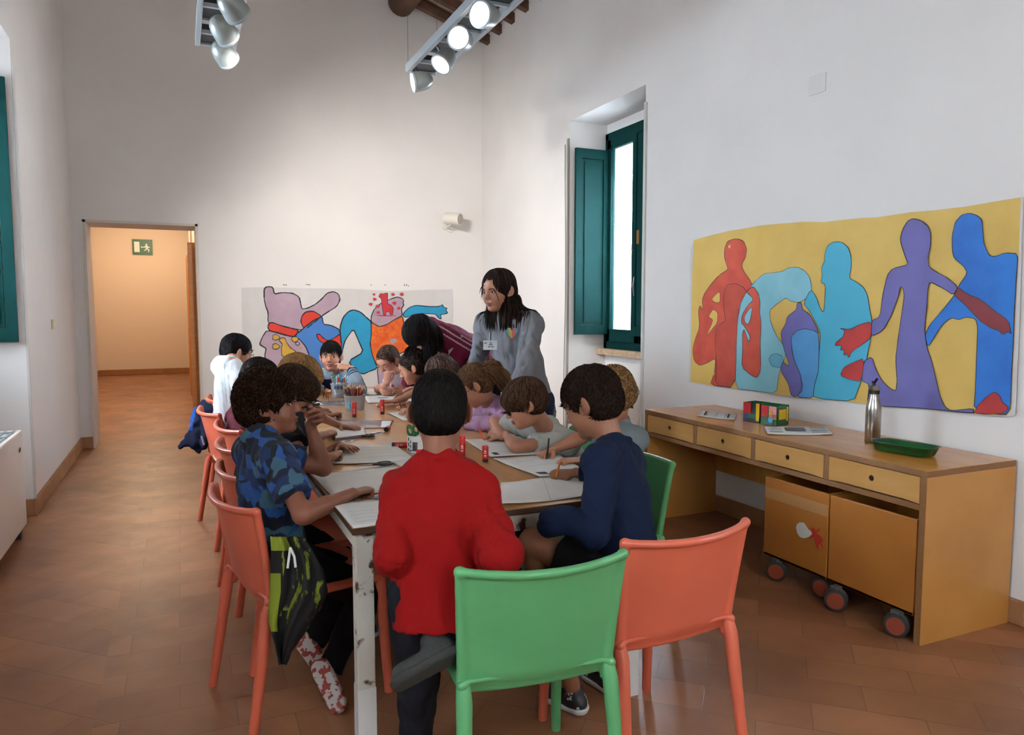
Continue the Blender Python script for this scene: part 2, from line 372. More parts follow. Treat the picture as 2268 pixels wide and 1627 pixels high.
for i, y in enumerate([8.27-.352*k for k in range(8)]):
    L_ = 2.1; a = math.atan(SL); c = np.array([XR+.02-L_/2*math.cos(a), y, 4.50+.02+L_/2*math.sin(a)])
    mb = MB().obox(c, (math.cos(a), 0, -math.sin(a)), (0, 1, 0), (math.sin(a), 0, math.cos(a)), L_/2, .042, .045)
    lab = ['thin ceiling joist nearest the back wall corner', 'second thin ceiling joist out from the back wall', 'third thin ceiling joist out from the back wall', 'fourth thin ceiling joist out from the back wall, its end above the lit spotlights'][i] if i < 4 else 'thin dark wooden ceiling joist further into the room'
    tag(mb.build('ceiling_joist', M_beam), lab, 'beam', 'ceiling joists along the right wall')
# round purlin
mb = MB(); r_ = rnd
pts = [(2.40, YB-.02-k*.5, 4.86+.015*math.sin(k*1.3)) for k in range(22)]
mb.tube(pts, [.15+.012*math.sin(k*2.1) for k in range(22)], n=18)
tag(mb.build('roof_beam', M_beam, smooth=True), 'thick round dark timber beam running into the back wall near the ceiling', 'beam')

# ---------------- windows
M_glass = mat('window_glass', 'ffffff', .02, trans=1)
def window(idx, xf, y0, y1, side, closed_half):
    """xf inner face of frame plane; side +1: outside lies at +x"""
    s = side; M = M_green
    z0, z1 = 1.02, 3.07; root = MB()
    fx0, fx1 = xf, xf+s*.07
    for (a, b_, c, d) in [(y0, y0+.06, z0, z1), (y1-.06, y1, z0, z1), (y0, y1, z0, z0+.07), (y0, y1, z1-.07, z1)]: root.box((fx0, a, c), (fx1, b_, d), b=.005)
    o = root.build('window_%d' % idx, M); o['kind'] = 'structure'
    ym = (y0+y1)/2
    for k, (a, b_) in enumerate([(y0+.06, ym), (ym, y1-.06)]):
        mb = MB(); q = .07
        for (aa, bb, c, d) in [(a, a+q, z0+.07, z1-.07), (b_-q, b_, z0+.07, z1-.07), (a, b_, z0+.07, z0+.19), (a, b_, z1-.16, z1-.07)]: mb.box((xf-s*.015, aa, c), (xf+s*.04, bb, d), b=.004)
        sash = mb.build('sash', M, o)
        MB().box((xf+s*.008, a+q, z0+.19), (xf+s*.016, b_-q, z1-.16)).build('pane', M_glass, sash)
    mb = MB(); mb.tube([(xf-s*.02, ym+.005, 1.62), (xf-s*.055, ym+.005, 1.62)], .009); mb.tube([(xf-s*.06, ym+.008, 1.69), (xf-s*.068, ym+.008, 1.62), (xf-s*.06, ym+.008, 1.52)], [.007, .011, .006]); mb.box((xf-s*.018, ym-.015, 1.5), (xf-s*.022, ym+.02, 1.75))
    mb.build('window_handle', M_chrome, o)
    mb = MB(); mb.box((xf-s*.06, ym-.06, 1.98), (xf-s*.02, ym-.02, 2.1)); mb.tube([(xf-s*.04, ym-.03, 1.95), (xf-s*.06, ym+.05, 1.93), (xf-s*.05, ym+.06, 1.98)], .007)
    mb.build('latch', mat('brass', '9a6a3a', .4, metal=.8), o)
    return o
w1 = window(1, 3.78, NR[0], NR[1], 1, None)
w2 = window(2, XL-.39, NL[0], NL[1], -1, None)
w3 = window(3, 3.78, -.6, .6, 1, None); w4 = window(4, XL-.39, 0, 1.3, -1, None)
def shutter(hinge, free, z0, z1, label, cat='shutter', group=None):
    h = np.array(hinge+(0,), float); f = np.array(free+(0,), float); u = f-h; L_ = np.linalg.norm(u); u /= L_; n = np.array([-u[1], u[0], 0])
    t = thing('window_shutter', (h[0], h[1], z0), label, cat, group)
    def bx(mb, a0, a1, zz0, zz1, th):
        c = u*((a0+a1)/2)+np.array([0, 0, (zz0+zz1)/2-z0]); mb.obox(c, u, n, (0, 0, 1), (a1-a0)/2, th, (zz1-zz0)/2)
    fr = MB(); w_ = .065
    bx(fr, 0, w_, z0, z1, .016); bx(fr, L_-w_, L_, z0, z1, .016); bx(fr, w_, L_-w_, z0, z0+.09, .016); bx(fr, w_, L_-w_, z1-.09, z1, .016)
    fr.build('shutter_frame', M_green, t)
    pn = MB(); bx(pn, w_+.004, L_-w_-.004, z0+.094, z1-.094, .007); bx(pn, w_+.03, L_-w_-.03, z0+.12, z1-.12, .012); pn.build('shutter_panel', M_green, t)
    for zz in (z0+.25, (z0+z1)/2, z1-.25):
        MB().tube([(0, 0, zz-z0-.03), (0, 0, zz-z0+.03)], .008, n=8).build('hinge', M_chrome, t)
    return t
shutter((3.775, 6.19), (3.41, 6.19), 1.16, 2.9, 'dark green wooden shutter opened against the far side of the right-hand window niche')
shutter((3.72, 5.11), (3.735, 5.70), 1.16, 3.04, 'dark green shutter closed over the near half of the right-hand window')
shutter((XL-.38, 5.80), (XL-.03, 5.83), 1.19, 2.9, 'teal green shutter panel at the left edge, open in the left window niche')
# sills
struct('sill_right', MB().box((3.70, NR[0], .965), (3.80, NR[1], 1.02)), mat('travertine', 'b59a7c', .7, var=.2, vscale=20))
struct('sill_left', MB().box((XL-.41, NL[0], .965), (XL-.33, NL[1], 1.02)), MATS['travertine'])
# slim guide strips at niche edges
M_strip = mat('guide_strip', 'c9c6c0', .5)
struct('trim_1', MB().box((XR-.018, NR[0]-.028, 0), (XR, NR[0], 3.02), b=.003), M_strip)
struct('trim_2', MB().box((XR-.018, NR[1]-.002, 0), (XR, NR[1]+.026, 3.0), b=.003), mat('guide_strip_grey', '8e8b84', .6))
struct('trim_3', MB().box((XL, NL[1], .115), (XL+.014, NL[1]+.026, 3.0), b=.003), M_strip)
struct('trim_4', MB().box((XL, NL[0]-.035, 0), (XL+.03, NL[0], 3.0), b=.003), M_strip)
# cable
mb = MB(); mb.tube([(XR-.02, 6.31+.012*math.sin(z*2.7), z) for z in np.linspace(.12, 2.95, 24)], .004, n=6)
tag(mb.build('cable', mat('cable_grey', '55524e', .6)), 'thin dark cable running down beside the right window niche', 'cable')

# fan coil heaters
def fancoil(x0, x1, y0, y1, z0, z1, label, face):
    t = thing('radiator', ((x0+x1)/2, (y0+y1)/2, z0), label, 'heater'); off = ((x0+x1)/2, (y0+y1)/2, z0)
    MB().box((x0, y0, z0+.07), (x1, y1, z1), b=.012).build('casing', mat('heater_cream', 'd8d6ce', .45), t, off=off)
    g = MB(); n = 5
    for k in range(n):
        xx = x0+.03+(x1-x0-.06)*k/(n-1); g.box((xx-.006, y0+.06, z1), (xx+.006, y1-.06, z1+.008))
    for yy in np.arange(y0+.06, y1-.05, .19): g.box((x0+.02, yy-.008, z1), (x1-.02, yy+.008, z1+.01))
    g.build('grille', M_greymetal, t, off=off)
    for yy in (y0+.06, y1-.10): MB().box((x0+.02, yy, z0), (x1-.02, yy+.05, z0+.075)).build('foot', M_darkmetal, t, off=off)
    xf = x1 if face > 0 else x0
    MB().box((xf, y0+.09, z1-.12), (xf+face*.003, y0+.14, z1-.095)).build('name_plate', M_black, t, off=off) if face < 0 else MB().box((xf, y1-.14, z1-.12), (xf+face*.003, y1-.09, z1-.095)).build('name_plate', M_black, t, off=off)
    return t
fancoil(3.41, 3.63, 5.08, 6.0, 0, .70, 'cream fan coil heater low in the right-hand window niche', -1)
fancoil(XL-.2, XL+.04, 4.6, 5.38, 0, .665, 'cream fan coil heater at the left edge under the left window', 1)

# speaker
spk = oy(1003, 484, YB-.19)
t = thing('wall_speaker', spk, 'white cylindrical projector loudspeaker on the back wall near the corner', 'speaker')
ax = nrm((.62, -.75, -.12))
mb = MB(); mb.lathe([(0, -.115), (.05, -.115), (.066, -.10), (.072, .09), (.068, .10), (0, .10)], (0, 0, 0), 28, ax=ax); mb.build('speaker_body', mat('speaker_white', 'd9d4c8', .5), t, smooth=True)
mb = MB(); mb.lathe([(0, .103), (.06, .103), (.06, .097)], (0, 0, 0), 28, ax=ax); mb.build('speaker_grille', mat('speaker_grille', '9b968c', .5, col2='c9c4b8', vscale=180, thr=(.45, .55)), t)
mb = MB(); mb.tube([(-.02, .01, -.06), (-.03, .05, -.085), (-.03, .19, -.085)], .010, n=8); mb.lathe([(0, -.0), (.03, 0), (.03, .02), (0, .02)], (-.03, .165, -.085), 16, ax=(0, 1, 0)); mb.tube([(-.03, .18, -.1), (0, .17, -.135), (.05, .18, -.14), (.09, .185, -.1)], .003, n=6)
mb.build('bracket', MATS['speaker_white'], t)
# switch plates
def plate(name, c, sz, axis, label, m, cat):
    c = np.array(c); mb = MB()
    if axis == 'x': mb.box((c[0], c[1]-sz[0]/2, c[2]-sz[1]/2), (c[0]+sz[2], c[1]+sz[0]/2, c[2]+sz[1]/2), b=.003)
    else: mb.box((c[0]-sz[0]/2, c[1], c[2]-sz[1]/2), (c[0]+sz[0]/2, c[1]+sz[2], c[2]+sz[1]/2), b=.003)
    return tag(mb.build(name, m), label, cat)
plate('cover_plate', ox(1811, 187, XR), (.125, .105, -.006), 'x', 'blank white square cover plate high on the right wall', mat('plate_white', 'd6d4d0', .5), 'cover plate')
sw = ox(116, 718, XL)
o = plate('light_switch', (XL, sw[1], sw[2]), (.12, .08, .008), 'x', 'small ivory light switch on the left wall beside the doorway', mat('ivory', 'cfc5a8', .5), 'switch')
MB().box((XL+.008, sw[1]-.035, sw[2]-.025), (XL+.012, sw[1]-.003, sw[2]+.025)).build('rocker', mat('ivory_rocker', 'e2dac2', .4), o)
MB().box((XL+.008, sw[1]+.003, sw[2]-.025), (XL+.012, sw[1]+.035, sw[2]+.025)).build('rocker', MATS['ivory_rocker'], o)
# exit sign on the end wall of the corridor (pictogram: door, arrow, running man)
es = oy(315.5, 547, 17.47)
t = thing('exit_sign', es, 'green emergency exit sign with white running figure on the corridor end wall', 'sign')
W_, H_ = .375, .32
MB().box((-W_/2, 0, -H_/2), (W_/2, .025, H_/2)).build('sign_board', mat('sign_green', '0c5c38', .4), t)
mb = MB(); Y0 = -.002
def rect(a, b_, c, d): mb.box((a, Y0, c), (b_, 0, d))
rect(-.155, -.055, -.105, .11)
mb.prism([(-.035, 0), (-.01, .022), (-.01, .008), (.03, .008), (.03, -.008), (-.01, -.008), (-.01, -.022)], Y0, 0, 'y')
mb.lathe([(0, 0), (.017, 0), (.017, .002), (0, .002)], (.075, Y0, .055), 16, ax=(0, 1, 0))
mb.prism([(.06, .035), (.095, .035), (.115, .01), (.145, .0), (.14, -.012), (.108, -.004), (.1, -.03), (.13, -.055), (.12, -.1), (.105, -.1), (.108, -.06), (.078, -.04), (.06, -.07), (.03, -.075), (.03, -.062), (.052, -.055), (.068, -.01), (.05, .0), (.035, -.02), (.025, -.012), (.045, .022)], Y0, 0, 'y')
mb.build('pictogram', mat('sign_white', 'e8efe8', .5), t)
# corridor wooden doors on its right side
M_door = mat('corridor_door_wood', 'bf7a3c', .4, col2='cf8c4a', vscale=3, stretch=(1, 1, 8))
t = tag(thing('door_1', (.15, 9.1, 0), 'orange-brown wooden door leaf standing open inside the corridor', 'door')); 
t['kind'] = 'structure'
for k in ('label', 'category'): del t[k]
MB().box((-.06, -.02, .01), (.02, .02, 2.14), b=.004).build('door_leaf_edge', M_door, t)
MB().box((-.03, .05, .01), (.01, .95, 2.14), b=.004).build('door_leaf', M_door, t)
t = thing('door_2', (.13, 13.0, 0), 'x', 'x'); t['kind'] = 'structure'; del t['label']; del t['category']
MB().box((-.02, 0, .01), (.06, 1.6, 2.25), b=.004).build('door_leaf', M_door, t)

# ================================================================== DESK along the right wall
def desk():
    x0, x1, y0, y1, zt = 2.79, XR-.022, 2.05, 4.09, .745
    t = thing('desk', ((x0+x1)/2, (y0+y1)/2, 0), 'long birch plywood desk with four drawers standing along the right wall', 'desk'); off = ((x0+x1)/2, (y0+y1)/2, 0)
    def B(n, lo, hi, m, b=.002, p=t): return MB().box(lo, hi, b=b).build(n, m, p, off=off)
    B('desktop', (x0, y0, zt-.028), (x1, y1, zt-.001), M_woodend, .002); B('top_surface', (x0+.001, y0+.001, zt-.0015), (x1-.001, y1-.001, zt), M_woodtop, 0)
    for (a, b_) in ((y0, y0+.03), (y1-.03, y1)):
        mb = MB(); mb.prism([(x0+.003, 0), (x1-.0, 0), (x1-.0, zt-.028), (x0+.003, zt-.028)], a, b_, 'y'); mb.build('side_panel', M_wood, t, off=off)
        B('panel_edge', (x0+.001, a+.001, 0), (x0+.0035, b_-.001, zt-.028), M_woodend, 0)
    B('drawer_shelf', (x0+.004, y0+.03, .572), (x1, y1-.03, .598), M_woodend)
    B('back_panel', (x1-.03, y0+.03, .30), (x1-.01, y1-.03, .572), M_wood)
    ys = [y0+.03+(y1-y0-.06)*k/4 for k in range(5)]
    for k in range(1, 4): B('divider', (x0+.004, ys[k]-.014, .598), (x0+.5, ys[k]+.014, zt-.028), M_woodend)
    for k in range(4):
        a = ys[k]+(.002 if k == 0 else .017); b_ = ys[k+1]-(.002 if k == 3 else .017)
        d = MB(); yc = (a+b_)/2; zc = .66; n = 20; r = .0135; z0, z1 = .601, zt-.031
        # front face with a round finger hole
        ring = [(yc+r*math.cos(2*math.pi*i/n), zc+r*math.sin(2*math.pi*i/n)) for i in range(n)]
        sq = []
        for i in range(n):
            c, s_ = math.cos(2*math.pi*i/n), math.sin(2*math.pi*i/n); q = min((b_-yc)/max(abs(c), 1e-6), (z1-zc)/max(abs(s_), 1e-6)); sq.append((yc+c*q, zc+s_*q))
        V = [(x0+.002, *p) for p in ring]+[(x0+.002, *p) for p in sq]+[(x0+.022, *p) for p in ring]
        Fc = [(i, (i+1) % n, n+(i+1) % n, n+i) for i in range(n)]+[(i, 2*n+i, 2*n+(i+1) % n, (i+1) % n) for i in range(n)]
        d.add(V, Fc)
        cor = [(a, z0), (b_, z0), (b_, z1), (a, z1)]
        V = [(x0+.002, yc+(c_[0]-yc), c_[1]) for c_ in cor]
        for ci, c_ in enumerate(cor):   # corner triangles
            ang = math.atan2(c_[1]-zc, c_[0]-yc) % (2*math.pi); i = int(ang/(2*math.pi)*n); d.add([(x0+.002, *c_), (x0+.002, *sq[i]), (x0+.002, *sq[(i+1) % n])], [(0, 1, 2)])
        d.box((x0+.0225, a, z0), (x0+.024, b_, z1)); d.box((x0+.003, a, z0), (x0+.022, a+.001, z1)); d.box((x0+.003, b_-.001, z0), (x0+.022, b_, z1)); d.box((x0+.003, a, z1-.001), (x0+.022, b_, z1))
        dr = d.build('drawer', M_drawer, t, off=off)
        MB().lathe([(r, 0), (r, .014), (0, .014)], (x0+.004, yc, zc), 16, ax=(1, 0, 0)).build('finger_hole', mat('hole_dark', '2a1206', .8), dr, off=off)
desk()
def castor(t, c, off, ang):
    c = np.array(c, float); ax = np.array([math.cos(ang), math.sin(ang), 0]); r = .052
    o = None
    for s_ in (-1, 1):
        w_ = MB().lathe([(.0, s_*.006), (r*.9, s_*.006), (r, s_*.010), (r, s_*.024), (r*.9, s_*.030), (r*.74, s_*.031)], c+(0, 0, r), 28, ax=ax)
        q = w_.build('castor_wheel', mat('castor_tyre', '2e2f2c', .6), t, smooth=True, off=off)
        MB().lathe([(r*.74, s_*.031), (r*.70, s_*.0325), (0, s_*.0325)], c+(0, 0, r), 28, ax=ax).build('hub_disc', mat('castor_hub', '8a3a20', .5), q, off=off)
        MB().lathe([(r+.0006, s_*.012), (r+.0006, s_*.018)], c+(0, 0, r), 28, ax=ax).build('tread_band', mat('castor_band', '8b8b80', .6), q, off=off)
    MB().box(c+(-.02, -.02, r+.02), c+(.02, .02, r*2+.012), b=.004).build('castor_fork', mat('castor_fork', '6e7575', .4, metal=.5), t, off=off)
def crate(y0, y1, label, wheels):
    x0, x1, z0, z1 = 2.795, 3.25, .112, .53; off = ((x0+x1)/2, (y0+y1)/2, 0)
    t = thing('storage_crate', off, label, 'storage box', 'wheeled plywood boxes under the desk'); th = .016
    mb = MB(); mb.box((x0, y0, z0), (x0+th, y1, z1), b=.003); mb.box((x1-th, y0, z0), (x1, y1, z1-.0), b=.003); mb.box((x0+th, y0, z0), (x1-th, y0+th, z1), b=.003); mb.box((x0+th, y1-th, z0), (x1-th, y1, z1), b=.003); mb.box((x0, y0, z0), (x1, y1, z0+th), b=.003)
    mb.build('crate_body', M_crate, t, off=off)
    for (wx, wy, an) in wheels: castor(t, (wx, wy, 0), off, an)
    castor(t, (x1-.07, y0+.07, 0), off, 0); castor(t, (x1-.07, y1-.07, 0), off, 0)
    return t, off
t, off = crate(2.555, 2.975, 'left plywood storage box on castors under the desk, with tape strip and red figure sticker', [(2.80, 2.88, 3.75), (2.84, 2.61, 3.5)])
MB().box((2.7938, 2.557, .42), (2.7955, 2.973, .475)).build('tape_strip', mat('tape', 'b98a58', .3), t, off=off)
# sticker: white balloon + red figure
MP = lambda px, py: ox(px, py, 2.794)
st = MB(); st.prism([tuple(MP(1660+x*.2705, 1020+y*.2705)[1:]) for x, y in [(382,545),(390,520),(410,505),(440,505),(462,530),(480,560),(520,590),(505,605),(480,625),(450,634),(415,625),(392,590)]], 2.7925, 2.795, 'x')
st.build('balloon_sticker', mat('sticker_white', 'cfcfcb', .5), t, off=off)
st = MB(); st.prism([tuple(MP(1660+x*.2705, 1020+y*.2705)[1:]) for x, y in [(505,560),(515,545),(530,550),(540,572),(572,556),(580,562),(548,590),(575,615),(605,655),(585,668),(590,680),(605,712),(597,712),(578,680),(565,690),(570,715),(560,724),(553,690),(540,662),(528,620),(495,642),(493,634),(520,606),(510,585)]], 2.792, 2.7945, 'x')
st.build('figure_sticker', mat('sticker_red', 'b83226', .5), t, off=off)
crate(2.09, 2.545, 'right plywood storage box on castors under the desk, next to the desk side panel', [(2.77, 2.47, 3.8), (2.79, 2.16, 3.6)])

# ---- things on the desk
def bottle():
    c = oz(1932, 980, .745); c[2] = .745
    t = thing('water_bottle', c, 'brushed steel water bottle with black straw lid standing on the desk', 'bottle')
    MB().lathe([(0, 0), (.033, 0), (.036, .004), (.036, .17), (.034, .19), (.026, .215), (.022, .235), (.022, .25), (0, .25)], n=36).build('bottle_body', mat('brushed_steel', 'a9a6a0', .28, metal=1, var=.1, vscale=60, stretch=(1, 1, .02)), t, smooth=True)
    MB().lathe([(.0235, .246), (.0245, .248), (.0245, .262), (.0235, .264), (0, .264)], n=30).build('lid_band', M_black, t)
    MB().lathe([(.0225, .264), (.0235, .266), (.0235, .283), (.02, .287), (0, .287)], n=30).build('lid', MATS['brushed_steel'], t, smooth=True)
    mb = MB(); mb.tube([(0, 0, .285), (.0, .003, .30), (-.004, -.016, .322)], [.008, .007, .006], n=10); mb.tube([(.0, .004, .29), (.004, .016, .305)], .007, n=8); mb.build('straw_spout', M_black, t)
bottle()
def tray():
    c = oz(2003, 1003, .745); c[2] = .745; c[0] += .0
    t = thing('plastic_tray', c, 'translucent dark green plastic punnet tray on the desk beside the bottle', 'tray', rz=math.radians(8))
    m = mat('tray_green', '0d5c2c', .25, trans=.35)
    V = []; lev = [(.055, .115, .002), (.060, .122, .006), (.072, .142, .045), (.078, .150, .047), (.070, .140, .043), (.058, .118, .008), (.0, .0, .005)]; n = 48
    for hx, hy, z in lev:
        for k in range(n):
            a = 2*math.pi*k/n; c_, s_ = math.cos(a), math.sin(a); e = .5
            rip = 1+(.012*math.sin(k*math.pi) if z > .04 else .02*(k % 2))
            V.append((hx*abs(c_)**e*np.sign(c_)*rip, hy*abs(s_)**e*np.sign(s_)*rip, z))
    Fc = [(i*n+k, i*n+(k+1) % n, (i+1)*n+(k+1) % n, (i+1)*n+k) for i in range(len(lev)-1) for k in range(n)]
    Fc.append(tuple(range(n))[::-1])
    meshobj('tray_shell', V, Fc, m, t, True)
tray()
def boxes():
    cols = {'bx_red': 'b81d1a', 'bx_green': '11562a', 'bx_yellow': 'd9b313', 'bx_black': '111111', 'bx_blue': '16306e', 'bx_cyan': '4aa0c8', 'bx_pink': 'd58a90'}
    M = [mat(k, v, .35) for k, v in cols.items()]
    R_, G_, Y_, K_, U_, C_, P_ = range(7)
    def one(cx, cy, label, pat, rz):
        t = thing('pencil_box', (cx, cy, .745), label, 'box', 'painted cube boxes on the desk', rz=rz); h = .055; H_ = .115; th = .004
        mb = MB(); mb.box((-h, -h, 0), (-h+th, h, H_), G_); mb.box((h-th, -h, 0), (h, h, H_), G_); mb.box((-h, -h, 0), (h, -h+th, H_), G_); mb.box((-h, h-th, 0), (h, h, H_), G_); mb.box((-h, -h, 0), (h, h, th), K_)
        mb.build('box_shell', M, t)
        p = MB()
        for (f, a, b_, c, d, col) in pat:     # face, along range, z range in 0..1
            lo, hi = -h+a*2*h, -h+b_*2*h; z0, z1 = c*H_, d*H_
            if f == 'x': p.box((-h-.0012, -hi, z0), (-h, -lo, z1), col)
            else: p.box((lo, -h-.0012, z0), (hi, -h, z1), col)
        if label.startswith('right'):
            p.lathe([(0, 0), (.016, 0), (.016, -.0018), (0, -.0018)], (-h-.0005, -.012, .03), 20, C_, ax=(1, 0, 0)); p.lathe([(0, 0), (.012, 0), (.012, -.0018), (0, -.0018)], (-h-.0005, -.014, .072), 20, Y_, ax=(1, 0, 0))
        p.build('painted_pattern', M, t)
    one(3.10, 3.385, 'left painted cube box with red, black and blue patches on the desk', [('x', .0, .48, .45, 1, R_), ('x', .5, .78, .45, 1, K_), ('x', .8, 1, .1, 1, Y_), ('x', .3, .8, .22, .45, G_), ('x', 0, .32, .22, .4, U_), ('x', 0, .8, 0, .22, K_), ('y', 0, .5, .3, 1, R_), ('y', .5, 1, .1, .8, G_)], math.radians(12))
    one(3.12, 3.262, 'right painted cube box with green border and yellow square on the desk', [('x', .05, .45, .4, .95, R_), ('x', .5, .95, .35, .95, P_), ('x', .6, .95, .3, .55, Y_), ('y', .15, .75, .3, .8, Y_), ('y', .8, .92, .2, .9, Y_)], math.radians(12))
boxes()
def sheet(name, corners, label, cat, group=None, m=None, th=.0012, wave=.0, marks=None, seed=0, nx=10, ny=8, extra=None):
    """paper sheet from 4 world corners (flat on something), gently waved; marks: list of (u0,v0,u1,v1,material)"""
    c = [np.array(p, float) for p in corners]; R = random.Random(seed); ph = [R.uniform(0, 6) for _ in range(4)]
    org = sum(c)/4; org = np.array([org[0], org[1], min(p[2] for p in c)])
    def P(u, v, dz=0):
        p = c[0]*(1-u)*(1-v)+c[1]*u*(1-v)+c[2]*u*v+c[3]*(1-u)*v
        z = wave*(math.sin(u*5+ph[0])*math.sin(v*4+ph[1])+1)*.5+(wave*.8*max(0, abs(u-.5)*2-.6) if wave else 0)
        return p+np.array([0, 0, z+dz])
    V = []; Fc = []; mi = []
    for dz in (0, th):
        for j in range(ny+1):
            for i in range(nx+1): V.append(P(i/nx, j/ny, dz)-org)
    n1 = (nx+1)*(ny+1)
    for j in range(ny):
        for i in range(nx):
            a = j*(nx+1)+i; Fc.append((n1+a, n1+a+1, n1+a+nx+2, n1+a+nx+1)); Fc.append((a, a+nx+1, a+nx+2, a+1))
    for i in range(nx): a = i; Fc.append((a, a+1, n1+a+1, n1+a)); a = ny*(nx+1)+i; Fc.append((a+1, a, n1+a, n1+a+1))
    for j in range(ny): a = j*(nx+1); Fc.append((a+nx+1, a, n1+a, n1+a+nx+1)); a += nx; Fc.append((a, a+nx+1, n1+a+nx+1, n1+a))
    mats = [m or M_paper]; mi = [0]*len(Fc)
    for (u0, v0, u1, v1, mm) in (marks or []):
        if mm not in mats: mats.append(mm)
        k = mats.index(mm); n = max(1, int(abs(u1-u0)*nx)+1); ny_ = max(1, int(abs(v1-v0)*ny)+1); b = len(V)
        for j in range(ny_+1):
            for i in range(n+1): V.append(P(u0+(u1-u0)*i/n, v0+(v1-v0)*j/ny_, th+.0006)-org)
        for j in range(ny_):
            for i in range(n): a = b+j*(n+1)+i; Fc.append((a, a+1, a+n+2, a+n+1)); mi.append(k)
    o = meshobj(name, V, Fc, mats, None, True, mi); o.location = tuple(org)
    return tag(o, label, cat, group)
M_ink = mat('ink', '2b2b2e', .8); M_inkl = mat('pencil_grey', '8f9296', .8); M_photo = mat('photo_grey', '4c4a50', .3)
def corners_px(pts, z): return [oz(x, y, z) for x, y in pts]
sheet('printed_sheet', corners_px([(1544, 922), (1627, 931), (1631, 918), (1553, 908)], .747), 'white printed sheet at the far left end of the desk', 'paper', wave=.004, marks=[(.15, .2, .2, .85, M_ink), (.48, .2, .5, .85, M_inkl), (.78, .2, .84, .85, M_ink), (.22, .2, .24, .8, M_inkl), (.72, .25, .74, .8, M_inkl)])
sheet('magazine', corners_px([(1700, 963), (1845, 963), (1832, 948), (1693, 946)], .747), 'open printed leaflet with a dark photo lying on the desk in front of the cubes', 'leaflet', wave=.004, th=.004, marks=[(.3, .35, .62, .85, M_photo), (.05, .2, .25, .3, M_inkl), (.05, .5, .25, .55, M_inkl), (.05, .7, .25, .75, M_inkl), (.7, .2, .95, .27, M_inkl), (.7, .4, .95, .47, M_ink), (.7, .6, .95, .67, M_inkl), (.7, .8, .95, .87, M_ink)])
# ================================================================== PAINTED CANVASES
def painting(name, to_wall, base, layers, label, axis, wall, sgn, names):
    """base / layers: outlines measured on the photo, carried onto the wall plane; axis 'x' or 'y' wall; sgn = direction from the wall into the room"""
    mats = []; bm = bmesh.new()
    def add_poly(pts2, h, m, th=None):
        if m not in mats: mats.append(m)
        vs = [bm.verts.new((p[0], p[1], h)) for p in pts2]
        try: f = bm.faces.new(vs)
        except ValueError: return
        f.material_index = mats.index(m)
        if f.normal.z < 0 or True:
            f.normal_update()
            if f.normal.z < 0: f.normal_flip()
    def ribbon(pts2, w_, h, m, closed=True):
        if m not in mats: mats.append(m)
        n = len(pts2); A = [np.array(p) for p in pts2]
        R = random.Random(n*7+int(abs(A[0][0])*100))
        # soften corners by inserting midpoints
        for i in range(n if closed else n-1):
            a, b_ = A[i], A[(i+1) % n]; d = b_-a; L_ = np.linalg.norm(d)
            if L_ < 1e-4: continue
            d /= L_; q = np.array([-d[1], d[0]])*w_*R.uniform(.35, .6); e = d*w_*.3
            vs = [bm.verts.new((*p, h)) for p in (a-q-e, b_-q+e, b_+q+e, a+q-e)]
            f = bm.faces.new(vs); f.material_index = mats.index(m)
    def smooth(pts, closed=True):
        # Chaikin corner cutting
        P_ = [np.array(p, float) for p in pts]
        for _ in range(1):
            Q = []
            n = len(P_)
            for i in range(n):
                a, b_ = P_[i], P_[(i+1) % n]; Q += [a*.82+b_*.18, a*.18+b_*.82]
            P_ = Q
        return P_
    add_poly([to_wall(p) for p in base[0]], 0, base[1])
    h = .0006
    for L_ in layers:
        pts, m, lw = L_[0], L_[1], L_[2]; sm = L_[3] if len(L_) > 3 else True
        P2 = [to_wall(p) for p in (smooth(pts) if sm else pts)]
        if m is not None: add_poly(P2, h, m)
        if lw: ribbon(P2, lw*(.62 if axis == 'x' else 1), h+.0008, MATS['canvas_line'])
        h += .0004
    bmesh.ops.triangulate(bm, faces=[f for f in bm.faces if len(f.verts) > 4], ngon_method='EAR_CLIP')
    xs = [v.co.x for v in bm.verts]; ys = [v.co.y for v in bm.verts]
    for lo, hi, n in ((min(xs), max(xs), (1, 0, 0)), (min(ys), max(ys), (0, 1, 0))):
        k = lo+.07
        while k < hi-.01:
            bmesh.ops.bisect_plane(bm, geom=bm.verts[:]+bm.edges[:]+bm.faces[:], plane_co=Vector(n)*k, plane_no=n); k += .07
    x0, x1, y0, y1 = min(xs), max(xs), min(ys), max(ys)
    cx, cy = (x0+x1)/2, (y0+y1)/2
    for v in bm.verts:
        u, q = v.co.x, v.co.y; e = ((q-y0)/(y1-y0))
        wv = .012+.006*math.sin(u*6)*(.4+abs(e-.5))+.006*math.sin(u*11+q*3)*abs(e-.5)*2+.02*max(0, (.15-e))*2
        hh = v.co.z+wv
        v.co = Vector((wall+sgn*hh, u, q)) if axis == 'x' else Vector((u, wall+sgn*hh, q))
        v.co -= Vector((wall, cx, cy)) if axis == 'x' else Vector((cx, wall, cy))
    # make faces look into the room
    for f in bm.faces:
        f.normal_update()
        nn = f.normal.x if axis == 'x' else f.normal.y
        if nn*sgn < 0: f.normal_flip()
    me = bpy.data.meshes.new(name); bm.to_mesh(me); bm.free()
    for m in mats: me.materials.append(m)
    o = bpy.data.objects.new(name, me); COL.objects.link(o); o.location = (wall, cx, cy) if axis == 'x' else (cx, wall, cy)
    o['label'] = label; o['category'] = 'painting'
    sd = o.modifiers.new('thickness', 'SOLIDIFY'); sd.thickness = .0004; sd.offset = -1
    return o
def pm(n, c, v=.1, sc=6, c2=None): return mat(n, c, .6, var=v if not c2 else 0, vscale=sc, col2=c2, bump=.15, bscale=25, det=6)
mat('canvas_line', '23232a', .7)
